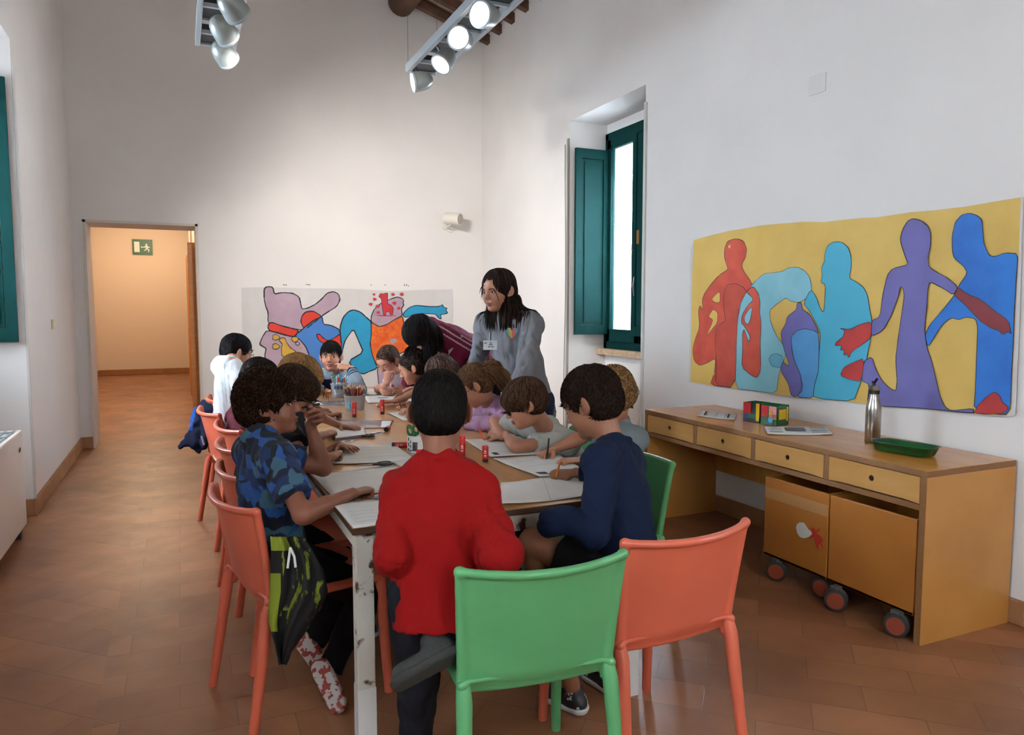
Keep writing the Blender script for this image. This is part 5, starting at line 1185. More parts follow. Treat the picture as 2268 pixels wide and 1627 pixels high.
# ---- girl in profile
J_prof = person('girl in profile with tied-back dark hair, beside the girl in pink and white', .80, .93,
    (1.82, 5.02, .53), ox(935, 850, 1.60), ox(914, 814, 1.46), dirv(-.88, -.1, -.4), (0.1, -1, .1),
    [((1.30, 4.86, TT+.01), (-.9, .2, 0), (0, 0, -1), 'relax'), (oz(905, 872, TT+.02), (-.8, .2, .3), (.2, -.6, -.4), 'relax')],
    seated_feet((1.82, 5.02), (-1, 0), .8), skin='fair', shirt=dict(m=fab('dusty_white', 'b3a9ac'), sleeve='short'), pants=dict(m=M_jean), shoes=SH,
    hair=dict(col='2c211d', hi='574740', style='short', thick=.008, n=2200, len=.08, r=.0011, fringe=.02, nape=-.085, amp=.0018, hif=.35, crown=(.07, 0, .07), flow=(-1, 0, .1), extra=[((-.10, 0, .02), (-.13, 0, .0), .03, .025)]), seed=9, spine=.03)
# ---- pink and white girl
def pinkf(J):
    R = np.random.RandomState(4); C_ = R.uniform(-.25, .25, (46, 3))*[1, 1, 1.2]+J['nb']-J['U']*.12
    def f(P):
        d = np.min(np.linalg.norm(P[:, None]-C_[None], axis=2), 1); return (d < .020).astype(int)
    return f
J_pink = person('girl in a white T-shirt with pink marks, chin resting on her hand', .80, .93,
    (1.78, 5.62, .53), ox(880, 838, 1.56), ox(860, 799, 1.42), dirv(-.42, -.72, -.55), (.45, -.9, .05),
    [(od(856, 850, 5.42), nrm(z_*.95+rt*.15), nrm(fw*1-z_*.2), 'grip', None, oz(838, 862, TT+.02)), (oz(895, 868, TT+.005), nrm(rt*1+fw*-.3), (0, 0, -1), 'relax', None, oz(852, 866, TT+.02))],
    seated_feet((1.78, 5.62), (-1, -.2), .8), skin='light', shirt=dict(m=[fab('white_pink', 'c9bfc4'), fab('pink_marks', 'b5566e')], matf=pinkf, sleeve='short'), pants=dict(m=M_jean), shoes=SH,
    hair=dict(col='33241c', hi='58443a', style='short', thick=.007, n=2200, len=.08, r=.0011, fringe=-.012, nape=-.085, amp=.0015, hif=.35, crown=(.05, 0, .09), flow=(-1, 0, .1)), seed=10)
# ---- boy in grey and navy jacket
def vars_f(J):
    (s0, e0, w0), (s1, e1, w1) = J['arm']; nb, L, U, s = J['nb'], J['L'], J['U'], J['s']
    def seg(P, a, b_):
        ba = b_-a; t_ = np.clip((P-a)@ba/(ba@ba), 0, 1); return np.linalg.norm(P-a-t_[:, None]*ba, axis=1), t_
    def f(P):
        r = np.ones(len(P), int); x = np.abs((P-nb)@L); u = (P-nb)[:, 2]
        slv = (x > .095*s-u*.12) | (u > -.02)
        best = np.full(len(P), 9.); tt = np.zeros(len(P))
        for (a, e, w_) in ((s0, e0, w0), (s1, e1, w1)):
            d, t_ = seg(P, e, w_); m = d < best; best[m] = d[m]; tt[m] = t_[m]; d2, _ = seg(P, a, e); slv |= (d2 < .062*s)
        slv |= best < .055; r[slv] = 0
        cuff = (best < .055) & (((tt > .58) & (tt < .63)) | ((tt > .68) & (tt < .73)) | (tt > .80)); r[cuff] = 1
        return r
    return f
J_vars = person('black-haired boy in a grey and navy jacket facing us at the far end', .88, 1.0,
    (1.12, 6.42, .53), od(738, 832, 5.98), od(733, 790, 5.92), dirv(.10, -.97, -.06), (.93, -.3, 0),
    [(od(778, 815, 5.72), nrm(-rt*.85+z_*.14-fw*.0), nrm(-z_*.6+fw*.5), 'point', None, oz(797, 862, TT+.03)), (oz(724, 866, TT+.005), nrm(rt*1-fw*.25), (0, 0, -1), 'relax', None, oz(690, 862, TT+.02))],
    seated_feet((1.12, 6.42), (-.2, -1), .85, fwd=.3), skin='face', shirt=dict(m=[fab('heather_grey', '75818b'), M_navy], matf=vars_f, sleeve='long', name='jacket', g=.016, h=.0045, cuff=.88), pants=dict(m=M_jean), shoes=SH,
    hair=dict(col='0d0b0a', hi='171312', style='short', thick=.014, n=3200, len=.032, r=.0011, fringe=.006, nape=-.06, amp=.0015, lift=.004, crown=(-.05, 0, .12), noface=True), eyes='left', seed=11, hbody=.0032)
# ---- boy in white T-shirt
J_white = person('black-haired boy with glasses in a white T-shirt at the far left', .84, .97,
    (.27, 5.06, .54), ox(514, 815, .28), ox(524, 779, .34), dirv(.72, .58, -.25), (-.35, .95, 0),
    [((.62, 5.3, TT+.01), (.9, 0, 0), (0, 0, -1), 'relax'), ((.62, 4.92, TT+.01), (.9, .2, 0), (0, 0, -1), 'relax')],
    seated_feet((.27, 5.06), (1, .2), .8), skin='fair', shirt=dict(m=fab('white_tee', 'd3d6d8'), sleeve='short', g=.018), pants=dict(m=M_jean), shoes=SH, glasses='square',
    hair=dict(col='100e10', hi='1e1a1c', style='short', thick=.013, n=3200, len=.045, r=.0011, nape=-.085, amp=.0018, crown=(-.03, 0, .12)), seed=12)
# ---- child in maroon with dark hair
def stripef(J):
    s0, e0, w0 = J['arm'][1]; nb, L, U, Fd = J['nb'], J['L'], J['U'], J['F']
    def f(P):
        q = (P-nb); a = np.abs(q@Fd+.012) < .010; return a.astype(int)
    return f
J_mar = person('dark-haired child in a maroon jacket with a pale stripe, left side of the table', .82, 1.0,
    (.30, 4.36, .54), ox(545, 885, .35), ox(574, 842, .41), dirv(.75, .42, -.5), (-.2, .95, 0),
    [((.72, 4.62, TT+.01), (.9, .1, 0), (0, 0, -1), 'relax'), (oz(727, 920, TT+.008), nrm(oz(745, 918, TT)-oz(722, 922, TT)), (0, -.2, -1), 'grip')],
    seated_feet((.30, 4.36), (1, .2), .8), skin='tan', shirt=dict(m=[fab('maroon', '4e1220'), fab('cream_stripe', 'a8917c')], matf=stripef, sleeve='long', name='jacket', cuff=.55), pants=dict(m=M_jean), shoes=SH,
    hair=dict(col='15100e', hi='2a201c', style='short', thick=.016, n=3000, len=.06, r=.0012, nape=-.10, amp=.002, ears_cov=True, crown=(-.03, 0, .12)), seed=13, spine=.02)
# ---- blond child
J_blo = person('child with tousled blond hair, left side of the table behind the boy in camouflage', .80, .95,
    (.30, 3.76, .54), ox(628, 872, .42), ox(662, 838, .535), dirv(.8, .25, -.55), (-.2, .95, 0),
    [(oz(752, 942, TT+.008), nrm(oz(795, 946, TT)-oz(752, 942, TT)), (0, 0, -1), 'flat'), (oz(722, 962, TT+.01), nrm(oz(745, 955, TT)-oz(722, 965, TT)), (0, .2, -1), 'grip')],
    seated_feet((.30, 3.76), (1, .1), .8), skin='olive', shirt=dict(m=fab('dark_green_tee', '23282c'), sleeve='short'), pants=dict(m=M_jean), shoes=SH,
    hair=dict(col='7c5a38', hi='9c7848', style='bowl', thick=.014, n=3000, len=.09, steps=9, r=.0012, curl=.003, turns=1.0, amp=.004, freq=50, hif=.55, nape=-.10, ears_cov=True, messy=.22, fringe=.02, noface=False, rootlow=-.03), seed=14, spine=.02)
# ---- child in black
J_blk = person('child in a black T-shirt with glasses, between the camouflage boy and the blond child', .82, .97,
    (.28, 3.12, .54), ox(600, 945, .34), ox(650, 868, .455), dirv(.85, .12, -.5), (-.15, .97, .05),
    [(oz(752, 985, TT+.008), nrm(oz(800, 997, TT)-oz(752, 985, TT)), (0, 0, -1), 'flat'), (oz(735, 1012, TT+.012), nrm(oz(765, 985, TT+.01)-oz(735, 1012, TT+.01)), (.2, .3, -1), 'grip')],
    seated_feet((.28, 3.12), (1, .1), .8), skin='olive', shirt=dict(m=M_bl, sleeve='short', g=.014), pants=dict(m=M_jean), shoes=SH, glasses='round',
    hair=dict(col='2a1a12', hi='43301f', style='bowl', thick=.012, n=3200, len=.07, r=.0011, nape=-.085, amp=.0018, fringe=.02, hif=.35, ears_cov=True, crown=(-.04, 0, .12)), seed=15, spine=.04)
# ---- boy in blue camouflage
def pants_extra(t, J, off, H): pass
rw = oz(782, 1092, TT+.008)
J_camo = person('curly brown-haired boy in a blue camouflage T-shirt resting his fist on the table', .84, .97,
    (.285, 2.70, .545), ox(580, 985, .245), ox(598, 896, .285), dirv(.95, .12, .06), (-.25, .95, 0),
    [(ox(686, 938, .43), nrm(rt*.35-fw*.3+up*.25)*1.0, nrm(-rt*.7+z_*-.3), 'grip', None, oz(716, 1036, TT+.03)), (rw, nrm(oz(822, 1082, TT)-rw), (0, 0, -1), 'fist', None, None)],
    [((.42, 2.86, .10), nrm((.35, -.75, -.45)), nrm((-.35, -.6, .45))), ((.44, 2.62, .10), nrm((.25, -.5, -.6)), nrm((-.3, -.75, .3)))], knees=((1, 0, .3), (1, 0, .3)),
    skin='tan', shirt=dict(m=camo_mat(), sleeve='short', g=.015, low=.10, h=.005), pants=dict(m=M_bl), shoes=dict(m=mat('shoe_red', 'a3261c', .6, var=.1), sole=mat('sole_patchy', 'b5aca6', .6, col2='8d2c1c', vscale=48, det=1.5, thr=(.52, .54))),
    hair=dict(col='1e110a', hi='3e2415', style='curly', thick=.019, n=5200, len=.036, r=.0012, curl=.0045, turns=2.2, steps=10, amp=.006, freq=85, hif=.35, nape=-.066, crown=(-.03, 0, .10), lift=.005), seed=16, sw=.15, eyes='open')
# ---- standing woman
def badge(t, J, off, H):
    c = od(1086, 764, 4.22); n = nrm(-fw*.9-rt*.25); a = nrm(np.cross(z_, -n)); a = rt*1.0; b_ = np.cross(n, a)
    mb = MB(); mb.obox(np.array(c)-off, a, n, nrm(np.cross(a, n)), .040, .0015, .027); bd = mb.build('name_badge', mat('badge_white', 'c3cad0', .25), t)
    mb = MB(); k = nrm(np.cross(a, n))
    for (x0, x1, y) in [(-.012, .002, .010), (.006, .020, .010), (-.008, .014, -.002), (-.004, .010, -.012), (-.034, -.020, -.012)]: mb.obox(np.array(c)-off+a*(x0+x1)/2+n*.0022-k*y*-1, a, n, k, (x1-x0)/2, .0006, .0022)
    mb.build('badge_print', M_ink, bd)
    MB().tube([np.array(c)-off+n*.0+z_*.028, np.array(c)-off+z_*.05+fw*.01, np.array(c)-off+z_*.075+fw*.02], .005, n=8).build('badge_clip', M_black, bd)
    # heart print
    hc_ = od(1134, 738, 4.262); mb = MB(); cols = [mat('print_teal', '4f9a96', .7), mat('print_gold', 'bb9c4a', .7), mat('print_coral', 'b85a50', .7), mat('print_blue', '5b86a6', .7)]
    for i in range(4):
        x0, x1 = -1+i*.5, -.5+i*.5; pts = []
        def hy(x, top): x = max(-.999, min(.999, x)); return (.55*math.sqrt(max(0, 1-(abs(x)*2-1)**2))+.35) if top else -(1-abs(x))*1.25+.35
        pr = [(x0, hy(x0, 1)), (x0+.25, hy(x0+.25, 1)), (x1, hy(x1, 1)), (x1, hy(x1, 0)), (x0, hy(x0, 0))]
        V = [np.array(hc_)-off+a*x*.036+k*0+np.cross(a, -n)*0+z_*y*.036 for x, y in pr]+[np.array(hc_)-off+a*x*.036+z_*y*.036+fw*.02 for x, y in pr]
        mb.add(V, [(0, 1, 2, 3, 4)]+[(q, (q+1) % 5, 5+(q+1) % 5, 5+q) for q in range(5)], i)
    mb.build('heart_print', cols, t)
wp = od(1172, 905, 4.62)
J_wom = person('standing woman with long dark hair in a grey sweatshirt with a name badge', .98, 1.04,
    (wp[0], wp[1], .86), od(1122, 704, 4.38), od(1104, 643, 4.32), dirv(-.62, -.70, -.22), dirv(.80, -.55, 0),
    [((1.66, 3.83, .84), (-.5, -.2, -.8), (.3, .9, 0), 'relax', (.4, -.4, -.2)), (oz(1085, 858, .84), (-.4, -.2, -.8), (.3, -.9, 0), 'relax', (-.5, .2, -.2))],
    [((2.14, 4.2, .08), (-.9, -.4, 0), -z_), ((2.22, 4.5, .08), (-.9, -.3, 0), -z_)], skin='face', shirt=dict(m=fab('grey_marl', '74767a', var=.06, vscale=300), sleeve='long', name='sweatshirt', g=.014, amp=.006, low=.12), pants=dict(m=fab('dark_jeans', '17233c')), shoes=SH,
    hair=dict(col='1b1310', hi='33241d', style='long', thick=.007, n=3600, len=.150, steps=10, r=.0015, grav=2.6, hif=.3, ears_cov=False, amp=.002, messy=.06, fringe=-.004, part=.01,
      extra=[((-.05, .055, .0), (-.02, .070, -.15), .026, .026), ((-.05, -.055, .0), (.0, -.070, -.16), .026, .026), ((-.06, 0, .0), (-.06, 0, -.13), .045, .038)]),
    eyes='open', mouth='open', seed=17, extras=badge, hbody=.0036)
# ---- bending person in maroon track top
def trackf(J):
    s0, e0, w0 = J['arm'][0]; nb, L, U, Fd = J['nb'], J['L'], J['U'], J['F']
    def f(P):
        r = np.zeros(len(P), int)
        for (s_, e_, w_) in J['arm']:
            ba = e_-s_; t_ = np.clip((P-s_)@ba/(ba@ba), -.2, 1.2); q = P-s_-t_[:, None]*ba; out = nrm(np.cross(ba, J['F']))
            sg = 1 if (out@(s_-nb)) > 0 else -1; ang = (q@J['F'])
            m = (np.linalg.norm(q, axis=1) < .085) & ((q@out)*sg > 0) & (((ang > .006) & (ang < .014)) | ((ang < -.006) & (ang > -.014))); r[m] = 1
        u = (P-nb)@U; x = np.abs((P-nb)@L); 
        m = (u > -.09) & (np.abs((P-nb)@Fd+.02+0*x) < .022) & (np.abs((P-nb)@Fd+.02) > .012); r[m] = 1
        return r
    return f
nb_m = od(985, 745, 5.05)
J_trk = person('person with short black hair in a maroon track top bending over the table', .96, 1.04,
    (2.18, 5.40, .93), nb_m, od(932, 742, 4.95), dirv(-.60, -.15, -.85), dirv(.15, -1, 0),
    [((1.52, 4.95, TT+.09), (-.6, .0, -.7), (.3, .9, 0), 'relax', (.3, -.6, .3)), ((1.50, 5.25, TT+.06), (-.6, .0, -.7), (.3, -.9, 0), 'relax')],
    [((2.15, 5.25, .08), (-1, 0, 0), -z_), ((2.2, 5.55, .08), (-1, 0, 0), -z_)], skin='light', shirt=dict(m=[fab('maroon_track', '6b1a36'), fab('white_piping', 'a89a9c')], matf=trackf, sleeve='long', name='track_top', g=.022), pants=dict(m=M_jean), shoes=SH, hupv=(-1, 0, .15),
    hair=dict(col='0f0c0c', hi='1f1718', style='long', thick=.014, n=1600, len=.13, steps=8, r=.0022, grav=1.2, hif=.3, ears_cov=True, amp=.002, messy=.08, fringe=.02, extra=[((-.02, .06, .0), (.04, .07, -.06), .04, .03), ((-.02, -.06, .0), (.04, -.07, -.06), .04, .03)]), seed=18, spine=.04)
# ponytail of the girl in lilac, as part of her
def child_locks(J, name, hair, pts, rads, seed):
    t = J['t']; off = np.array(t.location); M1 = MATS['hair_'+hair['col']]; M2 = MATS['hair_hi_'+hair['hi']]
    core = surf(name, chain(pts, rads, k=.01), .005, [M1], t, disp=wrinkle(seed, .005, 55, 8), off=off)
    R = np.random.RandomState(seed); mb = MB(); pts = np.array(pts)
    for i in range(hair['n']):
        a = R.randn(3); a /= np.linalg.norm(a); w_ = R.uniform(.8, 1.35); q = []; ph = R.uniform(0, 6)
        for k in range(15):
            u = k/14*(len(pts)-1); j = min(int(u), len(pts)-2); c = pts[j]*(1-(u-j))+pts[j+1]*(u-j); r = rads[j]*(1-(u-j))+rads[j+1]*(u-j)
            q.append(c+a*r*w_+np.array([math.sin(ph+k*.9), math.cos(ph+k*.8), math.sin(ph*2+k)])*.0045)
        mb.tube(q, [.0016]+[.0022]*12+[.0012, .0004], n=4, mi=int(R.rand() < .5), caps=False)
    mb.build('ponytail_locks', [M1, M2], core, smooth=True, off=off)
    return core
a0 = ox(1072, 812, 1.50)
child_locks(J_lil, 'ponytail', dict(col='4a3322', hi='6f4e35', n=170), [a0, ox(1092, 816, 1.54), ox(1112, 838, 1.60), ox(1126, 868, 1.66)], [.018, .042, .042, .026], 31)
mb = MB(); c = a0+np.array([.008, 0, -.002]); A_ = nrm(ox(1092, 816, 1.54)-a0); mb.lathe([(.020, -.008), (.028, -.004), (.029, .004), (.021, .008), (.014, 0), (.020, -.008)], c-np.array(J_lil['t'].location), 18, ax=A_)
mb.build('scrunchie', mat('mint_cloth', '8fb8ae', .8), J_lil['t'], smooth=True)
# ---- pens in hands
def held(J, i, d, L_, m, label, name='pencil', r=.0038, back=.045, tipm=None):
    h = np.array(J['hold'][i]); d = nrm(d); return pencil(h-d*back, d, L_, m, label, name, 'pen' if name != 'pencil' else 'pencil', None, r, tipm)
M_or = mat('pen_orange', 'd8531c', .4); M_pblk = mat('pencil_black', '17181a', .4); M_worn = mat('pencil_amber', 'cf7a1e', .4)
held(J_navy, 1, nrm(rt*.22+up*.92-fw*.35), .15, M_worn, 'orange pencil in the hand of the boy in navy', back=.03)
held(J_curl, 1, nrm(rt*.10+up*1), .15, M_pblk, 'black pencil held upright by the curly blond child')
held(J_grey, 1, nrm(-rt*.42+up*.9), .125, mat('pen_bright_orange', 'e0481a', .35), 'bright orange pen held by the boy in pale grey', 'pen', .0042)
held(J_long, 1, nrm(-rt*.25+up*.95), .10, mat('pencil_brown', '4a3024', .5), 'brown pencil held by the long-haired girl')
held(J_mar, 1, nrm(-rt*.55+up*.85), .10, mat('pencil_white', 'b0aeb0', .5), 'white pencil held by the child in maroon')
held(J_blo, 1, nrm(-rt*.9+up*.35), .10, M_pblk, 'dark pencil held by the blond child')
held(J_blk, 1, nrm(-rt*.05+up*1), .09, mat('pencil_dark_red', '3a1f20', .5), 'short dark pencil held by the child in black')
held(J_camo, 0, nrm(rt*1+up*.22), .075, M_pblk, 'black pen held at the mouth by the boy in camouflage', 'pen', .005, .04)
# ================================================================== THINGS ON THE TABLE
ZT = TZ+.0012
M_pa = mat('worksheet', 'd6d7d2', .75, var=.03, bump=.1, bscale=8)
def lines(u0, u1, rows, m=M_inkl, h=.008, jit=1):
    R = random.Random(len(rows)+int(u0*50)); return [(u0, v, u1*(1 if R.random() > .4 else .8), v+h, m) for v in rows]
def worksheet(px, label, seed, wave=.006, marks=None, m=None, z=ZT, name='worksheet', cat='paper', grp=None, th=.0012):
    return sheet(name, corners_px(px, z), label, cat, grp, m or M_pa, th, wave, marks, seed)
o = worksheet([(783, 1171), (905, 1153), (900, 1100), (733, 1116)], 'worksheet with a printed heading at the near left table corner', 1, .005, lines(.12, .62, [.18, .30, .42, .54], h=.006), z=ZT)
# the heading "Titolo" lettered on it
fc = bpy.data.curves.new('heading', 'FONT'); fc.body = 'Titolo'; fc.size = .030; fc.extrude = .0002; fc.align_x = 'CENTER'; fc.shear = .2
to = bpy.data.objects.new('heading', fc); COL.objects.link(to)
bpy.context.view_layer.update(); me = bpy.data.meshes.new_from_object(to.evaluated_get(bpy.context.evaluated_depsgraph_get())); bpy.data.objects.remove(to, do_unlink=True)
me.materials.clear(); me.materials.append(M_ink); ho = bpy.data.objects.new('heading', me); COL.objects.link(ho); ho.parent = o
hp = oz(770, 1113, ZT); d_ = oz(786, 1110, ZT)-hp; ho.location = tuple(hp-np.array(o.location)+np.array([0, 0, .0068])); ho.rotation_euler = (0, 0, math.atan2(d_[1], d_[0]))
worksheet([(735, 1102), (925, 1083), (874, 1030), (692, 1054)], 'blank worksheet under the fist of the boy in camouflage', 2, .006, lines(.2, .9, [.8], h=.006))
worksheet([(738, 1030), (925, 1024), (868, 984), (768, 990)], 'creased worksheet under the hands of the child in black', 3, .010, lines(.15, .85, [.25, .45, .65, .8], h=.006))
worksheet([(893, 1036), (945, 1030), (906, 1017), (868, 1023)], 'small loose paper slip beside the black-handled scissors', 4, .002, [(.3, .45, .7, .5, M_inkl)], z=ZT+.012)
worksheet([(1087, 1014), (1238, 1003), (1152, 968), (1029, 974)], 'worksheet of the boy in pale grey', 5, .005, [(.08, .06, .16, .18, M_ink)]+lines(.2, .9, [.2, .5, .8], h=.006))
worksheet([(1196, 1061), (1296, 1046), (1238, 1009), (1092, 1017)], 'worksheet of the curly blond child with a curled corner', 6, .008, [(.1, .1, .3, .2, M_ink)]+lines(.2, .8, [.5, .75], h=.006))
worksheet([(1104, 1124), (1330, 1096), (1290, 1058), (1110, 1071)], 'large folded worksheet of the boy in navy at the near right corner', 7, .012, [(.5, .02, .504, .98, M_inkl)])
worksheet([(893, 932), (945, 928), (905, 911), (857, 914)], 'worksheet under the writing hand of the long-haired girl', 8, .004, [(.3, .2, .5, .35, M_photo)])
worksheet([(815, 893), (912, 889), (890, 872), (806, 878)], 'worksheet beside the pencil tub on the far table', 9, .005, [(.3, .5, .55, .6, M_photo), (.7, .5, .8, .56, M_photo)])
worksheet([(806, 875), (905, 872), (884, 859), (812, 862)], 'worksheet of the girl in white and pink at the far end', 10, .004, lines(.2, .8, [.4, .6]))
worksheet([(700, 866), (742, 865), (740, 859), (702, 860)], 'narrow white sheet before the boy in grey and navy', 11, .002)
worksheet([(700, 875), (738, 874), (734, 867), (698, 868)], 'orange printed leaflet left of the marker tub', 12, .001, m=mat('leaflet_orange', 'c8641e', .4), name='leaflet', cat='leaflet')
worksheet([(825, 860), (872, 859), (868, 856), (828, 857)], 'orange and grey leaflet strip at the far table end', 13, .0, m=mat('leaflet_rust', 'a8603a', .4), name='leaflet', cat='leaflet')
worksheet([(703, 898), (770, 896), (764, 887), (692, 890)], 'glossy grey photo print left of the pencil tub', 14, .002, [(.3, .2, .75, .85, M_photo), (.0, .1, .2, .9, M_paper)], m=mat('photo_pale', 'a8a9b2', .2), name='photo_print', cat='photo')
worksheet([(760, 949), (864, 948), (872, 931), (742, 931)], 'glossy photo print with a white border in the middle of the table', 15, .002, [(.1, .2, .5, .5, mat('photo_flesh', '9c7a6c', .25)), (.45, .35, .8, .8, M_photo), (.8, .1, .97, .9, M_paper)], m=mat('photo_rose', 'a08f94', .2), name='photo_print', cat='photo')
c_ = corners_px([(742, 977), (812, 968), (808, 953), (738, 958)], TZ)
t = thing('folder_box', sum(c_)/4, 'flat brown-lilac tray holding a white sheet under the hand of the blond child', 'tray'); off = sum(c_)/4
mb = MB(); V = [p for p in c_]+[p+np.array([0, 0, .014]) for p in c_]; mb.add(V, [(3, 2, 1, 0), (4, 5, 6, 7), (0, 1, 5, 4), (1, 2, 6, 5), (2, 3, 7, 6), (3, 0, 4, 7)]); mb.build('tray_body', mat('tray_lilac', '6d5862', .5), t, off=off)
m_ = sum(c_)/4; mb = MB(); V = [m_+(p-m_)*.93+np.array([0, 0, .0142]) for p in c_]+[m_+(p-m_)*.93+np.array([0, 0, .0155]) for p in c_]; mb.add(V, [(3, 2, 1, 0), (4, 5, 6, 7), (0, 1, 5, 4), (1, 2, 6, 5), (2, 3, 7, 6), (3, 0, 4, 7)]); mb.build('white_sheet', M_paper, t, off=off)
def cutout(px, py, rx, ry, label, m2, rz=0.3):
    c = oz(px, py, ZT); t = thing('paper_cutout', c, label, 'cutout', None, rz)
    pts = [(rx*math.cos(a)*(1+.12*math.sin(3*a)), ry*math.sin(a)) for a in np.linspace(0, 2*math.pi, 25)[:-1]]
    MB().prism(pts, 0, .0012).build('paper_base', M_paper, t); MB().prism([(x*.5, y*.35) for x, y in pts], .0012, .0018).build('printed_mark', m2, t)
cutout(838, 957, .045, .022, 'white oval paper cutout beside the dark scissors handle', M_inkl)
cutout(770, 977, .035, .03, 'small oval paper cutout with a black mark near the tray', M_ink)
# ---- glue sticks
M_gl = mat('glue_red', 'bb1912', .3); M_glw = mat('glue_label', 'd8d0cc', .5); M_glb = mat('glue_base', '17100f', .4)
def glue(base, ax, label, L_=.093):
    t = thing('glue_stick', base, label, 'glue stick', 'red glue sticks on the table'); r = .0135
    MB().lathe([(0, 0), (r*.92, 0), (r*.95, .014), (0, .014)], n=20, ax=ax).build('twist_base', M_glb, t)
    MB().lathe([(r, .014), (r, .062), (r*.97, .063)], n=20, ax=ax).build('tube', M_gl, t, smooth=True)
    MB().lathe([(r*1.02, .063), (r*1.02, L_-.003), (r*.93, L_), (0, L_)], n=20, ax=ax).build('cap', mat('glue_cap', 'd02a1c', .3), t, smooth=True)
    A = nrm(ax); side = -fw-A*(-fw@A); side = nrm(side); k = np.cross(A, side); mb = MB()
    for (a, h, w_) in [(.048, .006, .004), (.040, .003, .006), (.030, .002, .005), (.026, .002, .004)]:
        mb.obox(A*a+side*(r+.0002), k, side, A, w_, .0006, h/2)
    mb.build('label_print', M_glw, t)
glue(oz(785, 923, TZ), (0, 0, 1), 'glue stick standing in front of the pencil tub')
glue(oz(847, 917, TZ), (0, 0, 1), 'glue stick standing right of the pencil tub, by the small hand')
b = oz(855, 951, TZ+.0136); glue(b, nrm(oz(869, 940, TZ)-oz(855, 951, TZ)), 'glue stick lying on the white corner of the middle photo', .05)
b = oz(868, 985, TZ+.0136); glue(b, nrm(oz(905, 984, TZ)-oz(868, 985, TZ)), 'glue stick lying left of the white printed tub, black end to the left')
glue(oz(1024, 1010, TZ), (0, 0, 1), 'glue stick standing just right of the head of the boy in red')
glue(oz(1075, 1022, TZ), (0, 0, 1), 'short red glue stick standing behind the shoulder of the boy in red', .07)
# ---- scissors
def scissors(p0, p1, label, z=TZ+.009):
    a = oz(*p0, z); b_ = oz(*p1, z); d = nrm(b_-a); n = np.cross(z_, d); t = thing('scissors', a, label, 'scissors'); 
    for q in (-1, 1):
        c = -d*.0; ring = [d*(-.035+.026*math.cos(u))+n*q*(.017+.0125*math.sin(u)) for u in np.linspace(0, 2*math.pi, 19)]
        h = MB().tube(ring, .0042, n=8, caps=False); h.tube([d*-.010+n*q*.012, d*.018+n*q*-.002], [.0045, .005], n=8); h.build('handle', M_black, t, smooth=True)
        mb = MB(); P = [d*.01+n*q*.004, d*.02-n*q*.006, d*.100-n*q*.001+n*q*.0, d*.04+n*q*.004]; V = [p+z_*(.0008*q) for p in P]+[p+z_*(.0008*q+.0014) for p in P]
        mb.add(V, [(3, 2, 1, 0), (4, 5, 6, 7), (0, 1, 5, 4), (1, 2, 6, 5), (2, 3, 7, 6), (3, 0, 4, 7)]); mb.build('blade', mat('blade_steel', '7d8288', .3, metal=.9), t)
scissors((835, 1027), (757, 1034), 'open black-handled scissors on the papers in front of the boy in red', z=TZ+.016)
scissors((824, 962), (842, 957), 'dark-handled scissors lying beside the white oval cutout')
w_ = oz(822, 1103, TZ+.010); e_ = oz(868, 1101, TZ+.010); t = thing('letter_blade', w_, 'grey metal blade half hidden by the elbow of the boy in red', 'blade')
MB().tube([(0, 0, 0), (e_-w_)*.4, (e_-w_)], [.003, .008, .009], n=8, sq=.3).build('blade', MATS['blade_steel'], t)
# ---- tubs with pencils and markers
M_clear = mat('clear_plastic', 'dfe8ee', .12, trans=.75); M_tubw = mat('tub_white', 'd5d5d2', .5)
def tub(c, r0, r1, h, m, label, extras):
    t = thing('pencil_tub', c, label, 'tub')
    MB().lathe([(0, .002), (r0-.002, .002), (r1-.002, h-.002), (r1, h), (r1+.003, h), (r1+.003, h-.008), (r1, h-.009), (r0, 0), (0, 0)], n=40).build('tub_wall', m, t, smooth=True); extras(t); return t
STK = {}
def stick(kind, col, base, top, label, grp):
    key = (kind, col); d = np.array(top)-np.array(base); L_ = np.linalg.norm(d)
    if key not in STK:
        mb = MB(); M = mat('%s_%s' % (kind, col), col, .4)
        if kind == 'pencil': mb.lathe([(0, 0), (.0036, 0), (.0036, .145), (.0012, .160)], n=6, mi=0); mb.lathe([(.0037, .1451), (.0012, .1601)], n=6, mi=1); mb.lathe([(.0013, .160), (.0002, .165)], n=6, mi=0); o = mb.build('pencil', [M, mat('bare_wood', 'c49a6c', .7)])
        else: mb.lathe([(0, 0), (.0045, 0), (.0048, .115), (.0048, .117)], n=10, mi=1); mb.lathe([(.0053, .117), (.0055, .148), (.0042, .156), (0, .158)], n=10, mi=0); o = mb.build('marker', [M, mat('marker_barrel', 'cfd3d4', .4)], smooth=True)
        STK[key] = o
    else: o = STK[key].copy(); COL.objects.link(o)
    o.location = tuple(base); o.rotation_euler = Vector(d).to_track_quat('Z', 'Y').to_euler(); o.scale = (1, 1, L_/.165)
    return tag(o, label, kind, grp)
R = random.Random(5)
c1 = oz(752, 880, TZ); c2 = oz(786, 907, TZ); c3 = oz(930, 1002, TZ)
def e1(t):
    MB().lathe([(.0505, .004), (.052, .012), (.0525, .028)], n=40).build('blue_base_band', mat('tub_blue', '1f3c66', .4), t); 
    mb = MB(); 
    for k, a in enumerate((-2.3, -1.9, -1.5)): mb.obox((.060*math.cos(a), .060*math.sin(a), .080), (-math.sin(a), math.cos(a), 0), (math.cos(a), math.sin(a), 0), (0, 0, 1), .009, .002, .012)
    mb.build('blue_print', MATS['tub_blue'], t)
tub(c1, .052, .062, .105, M_clear, 'clear tub full of felt-tip markers on the far table', e1)
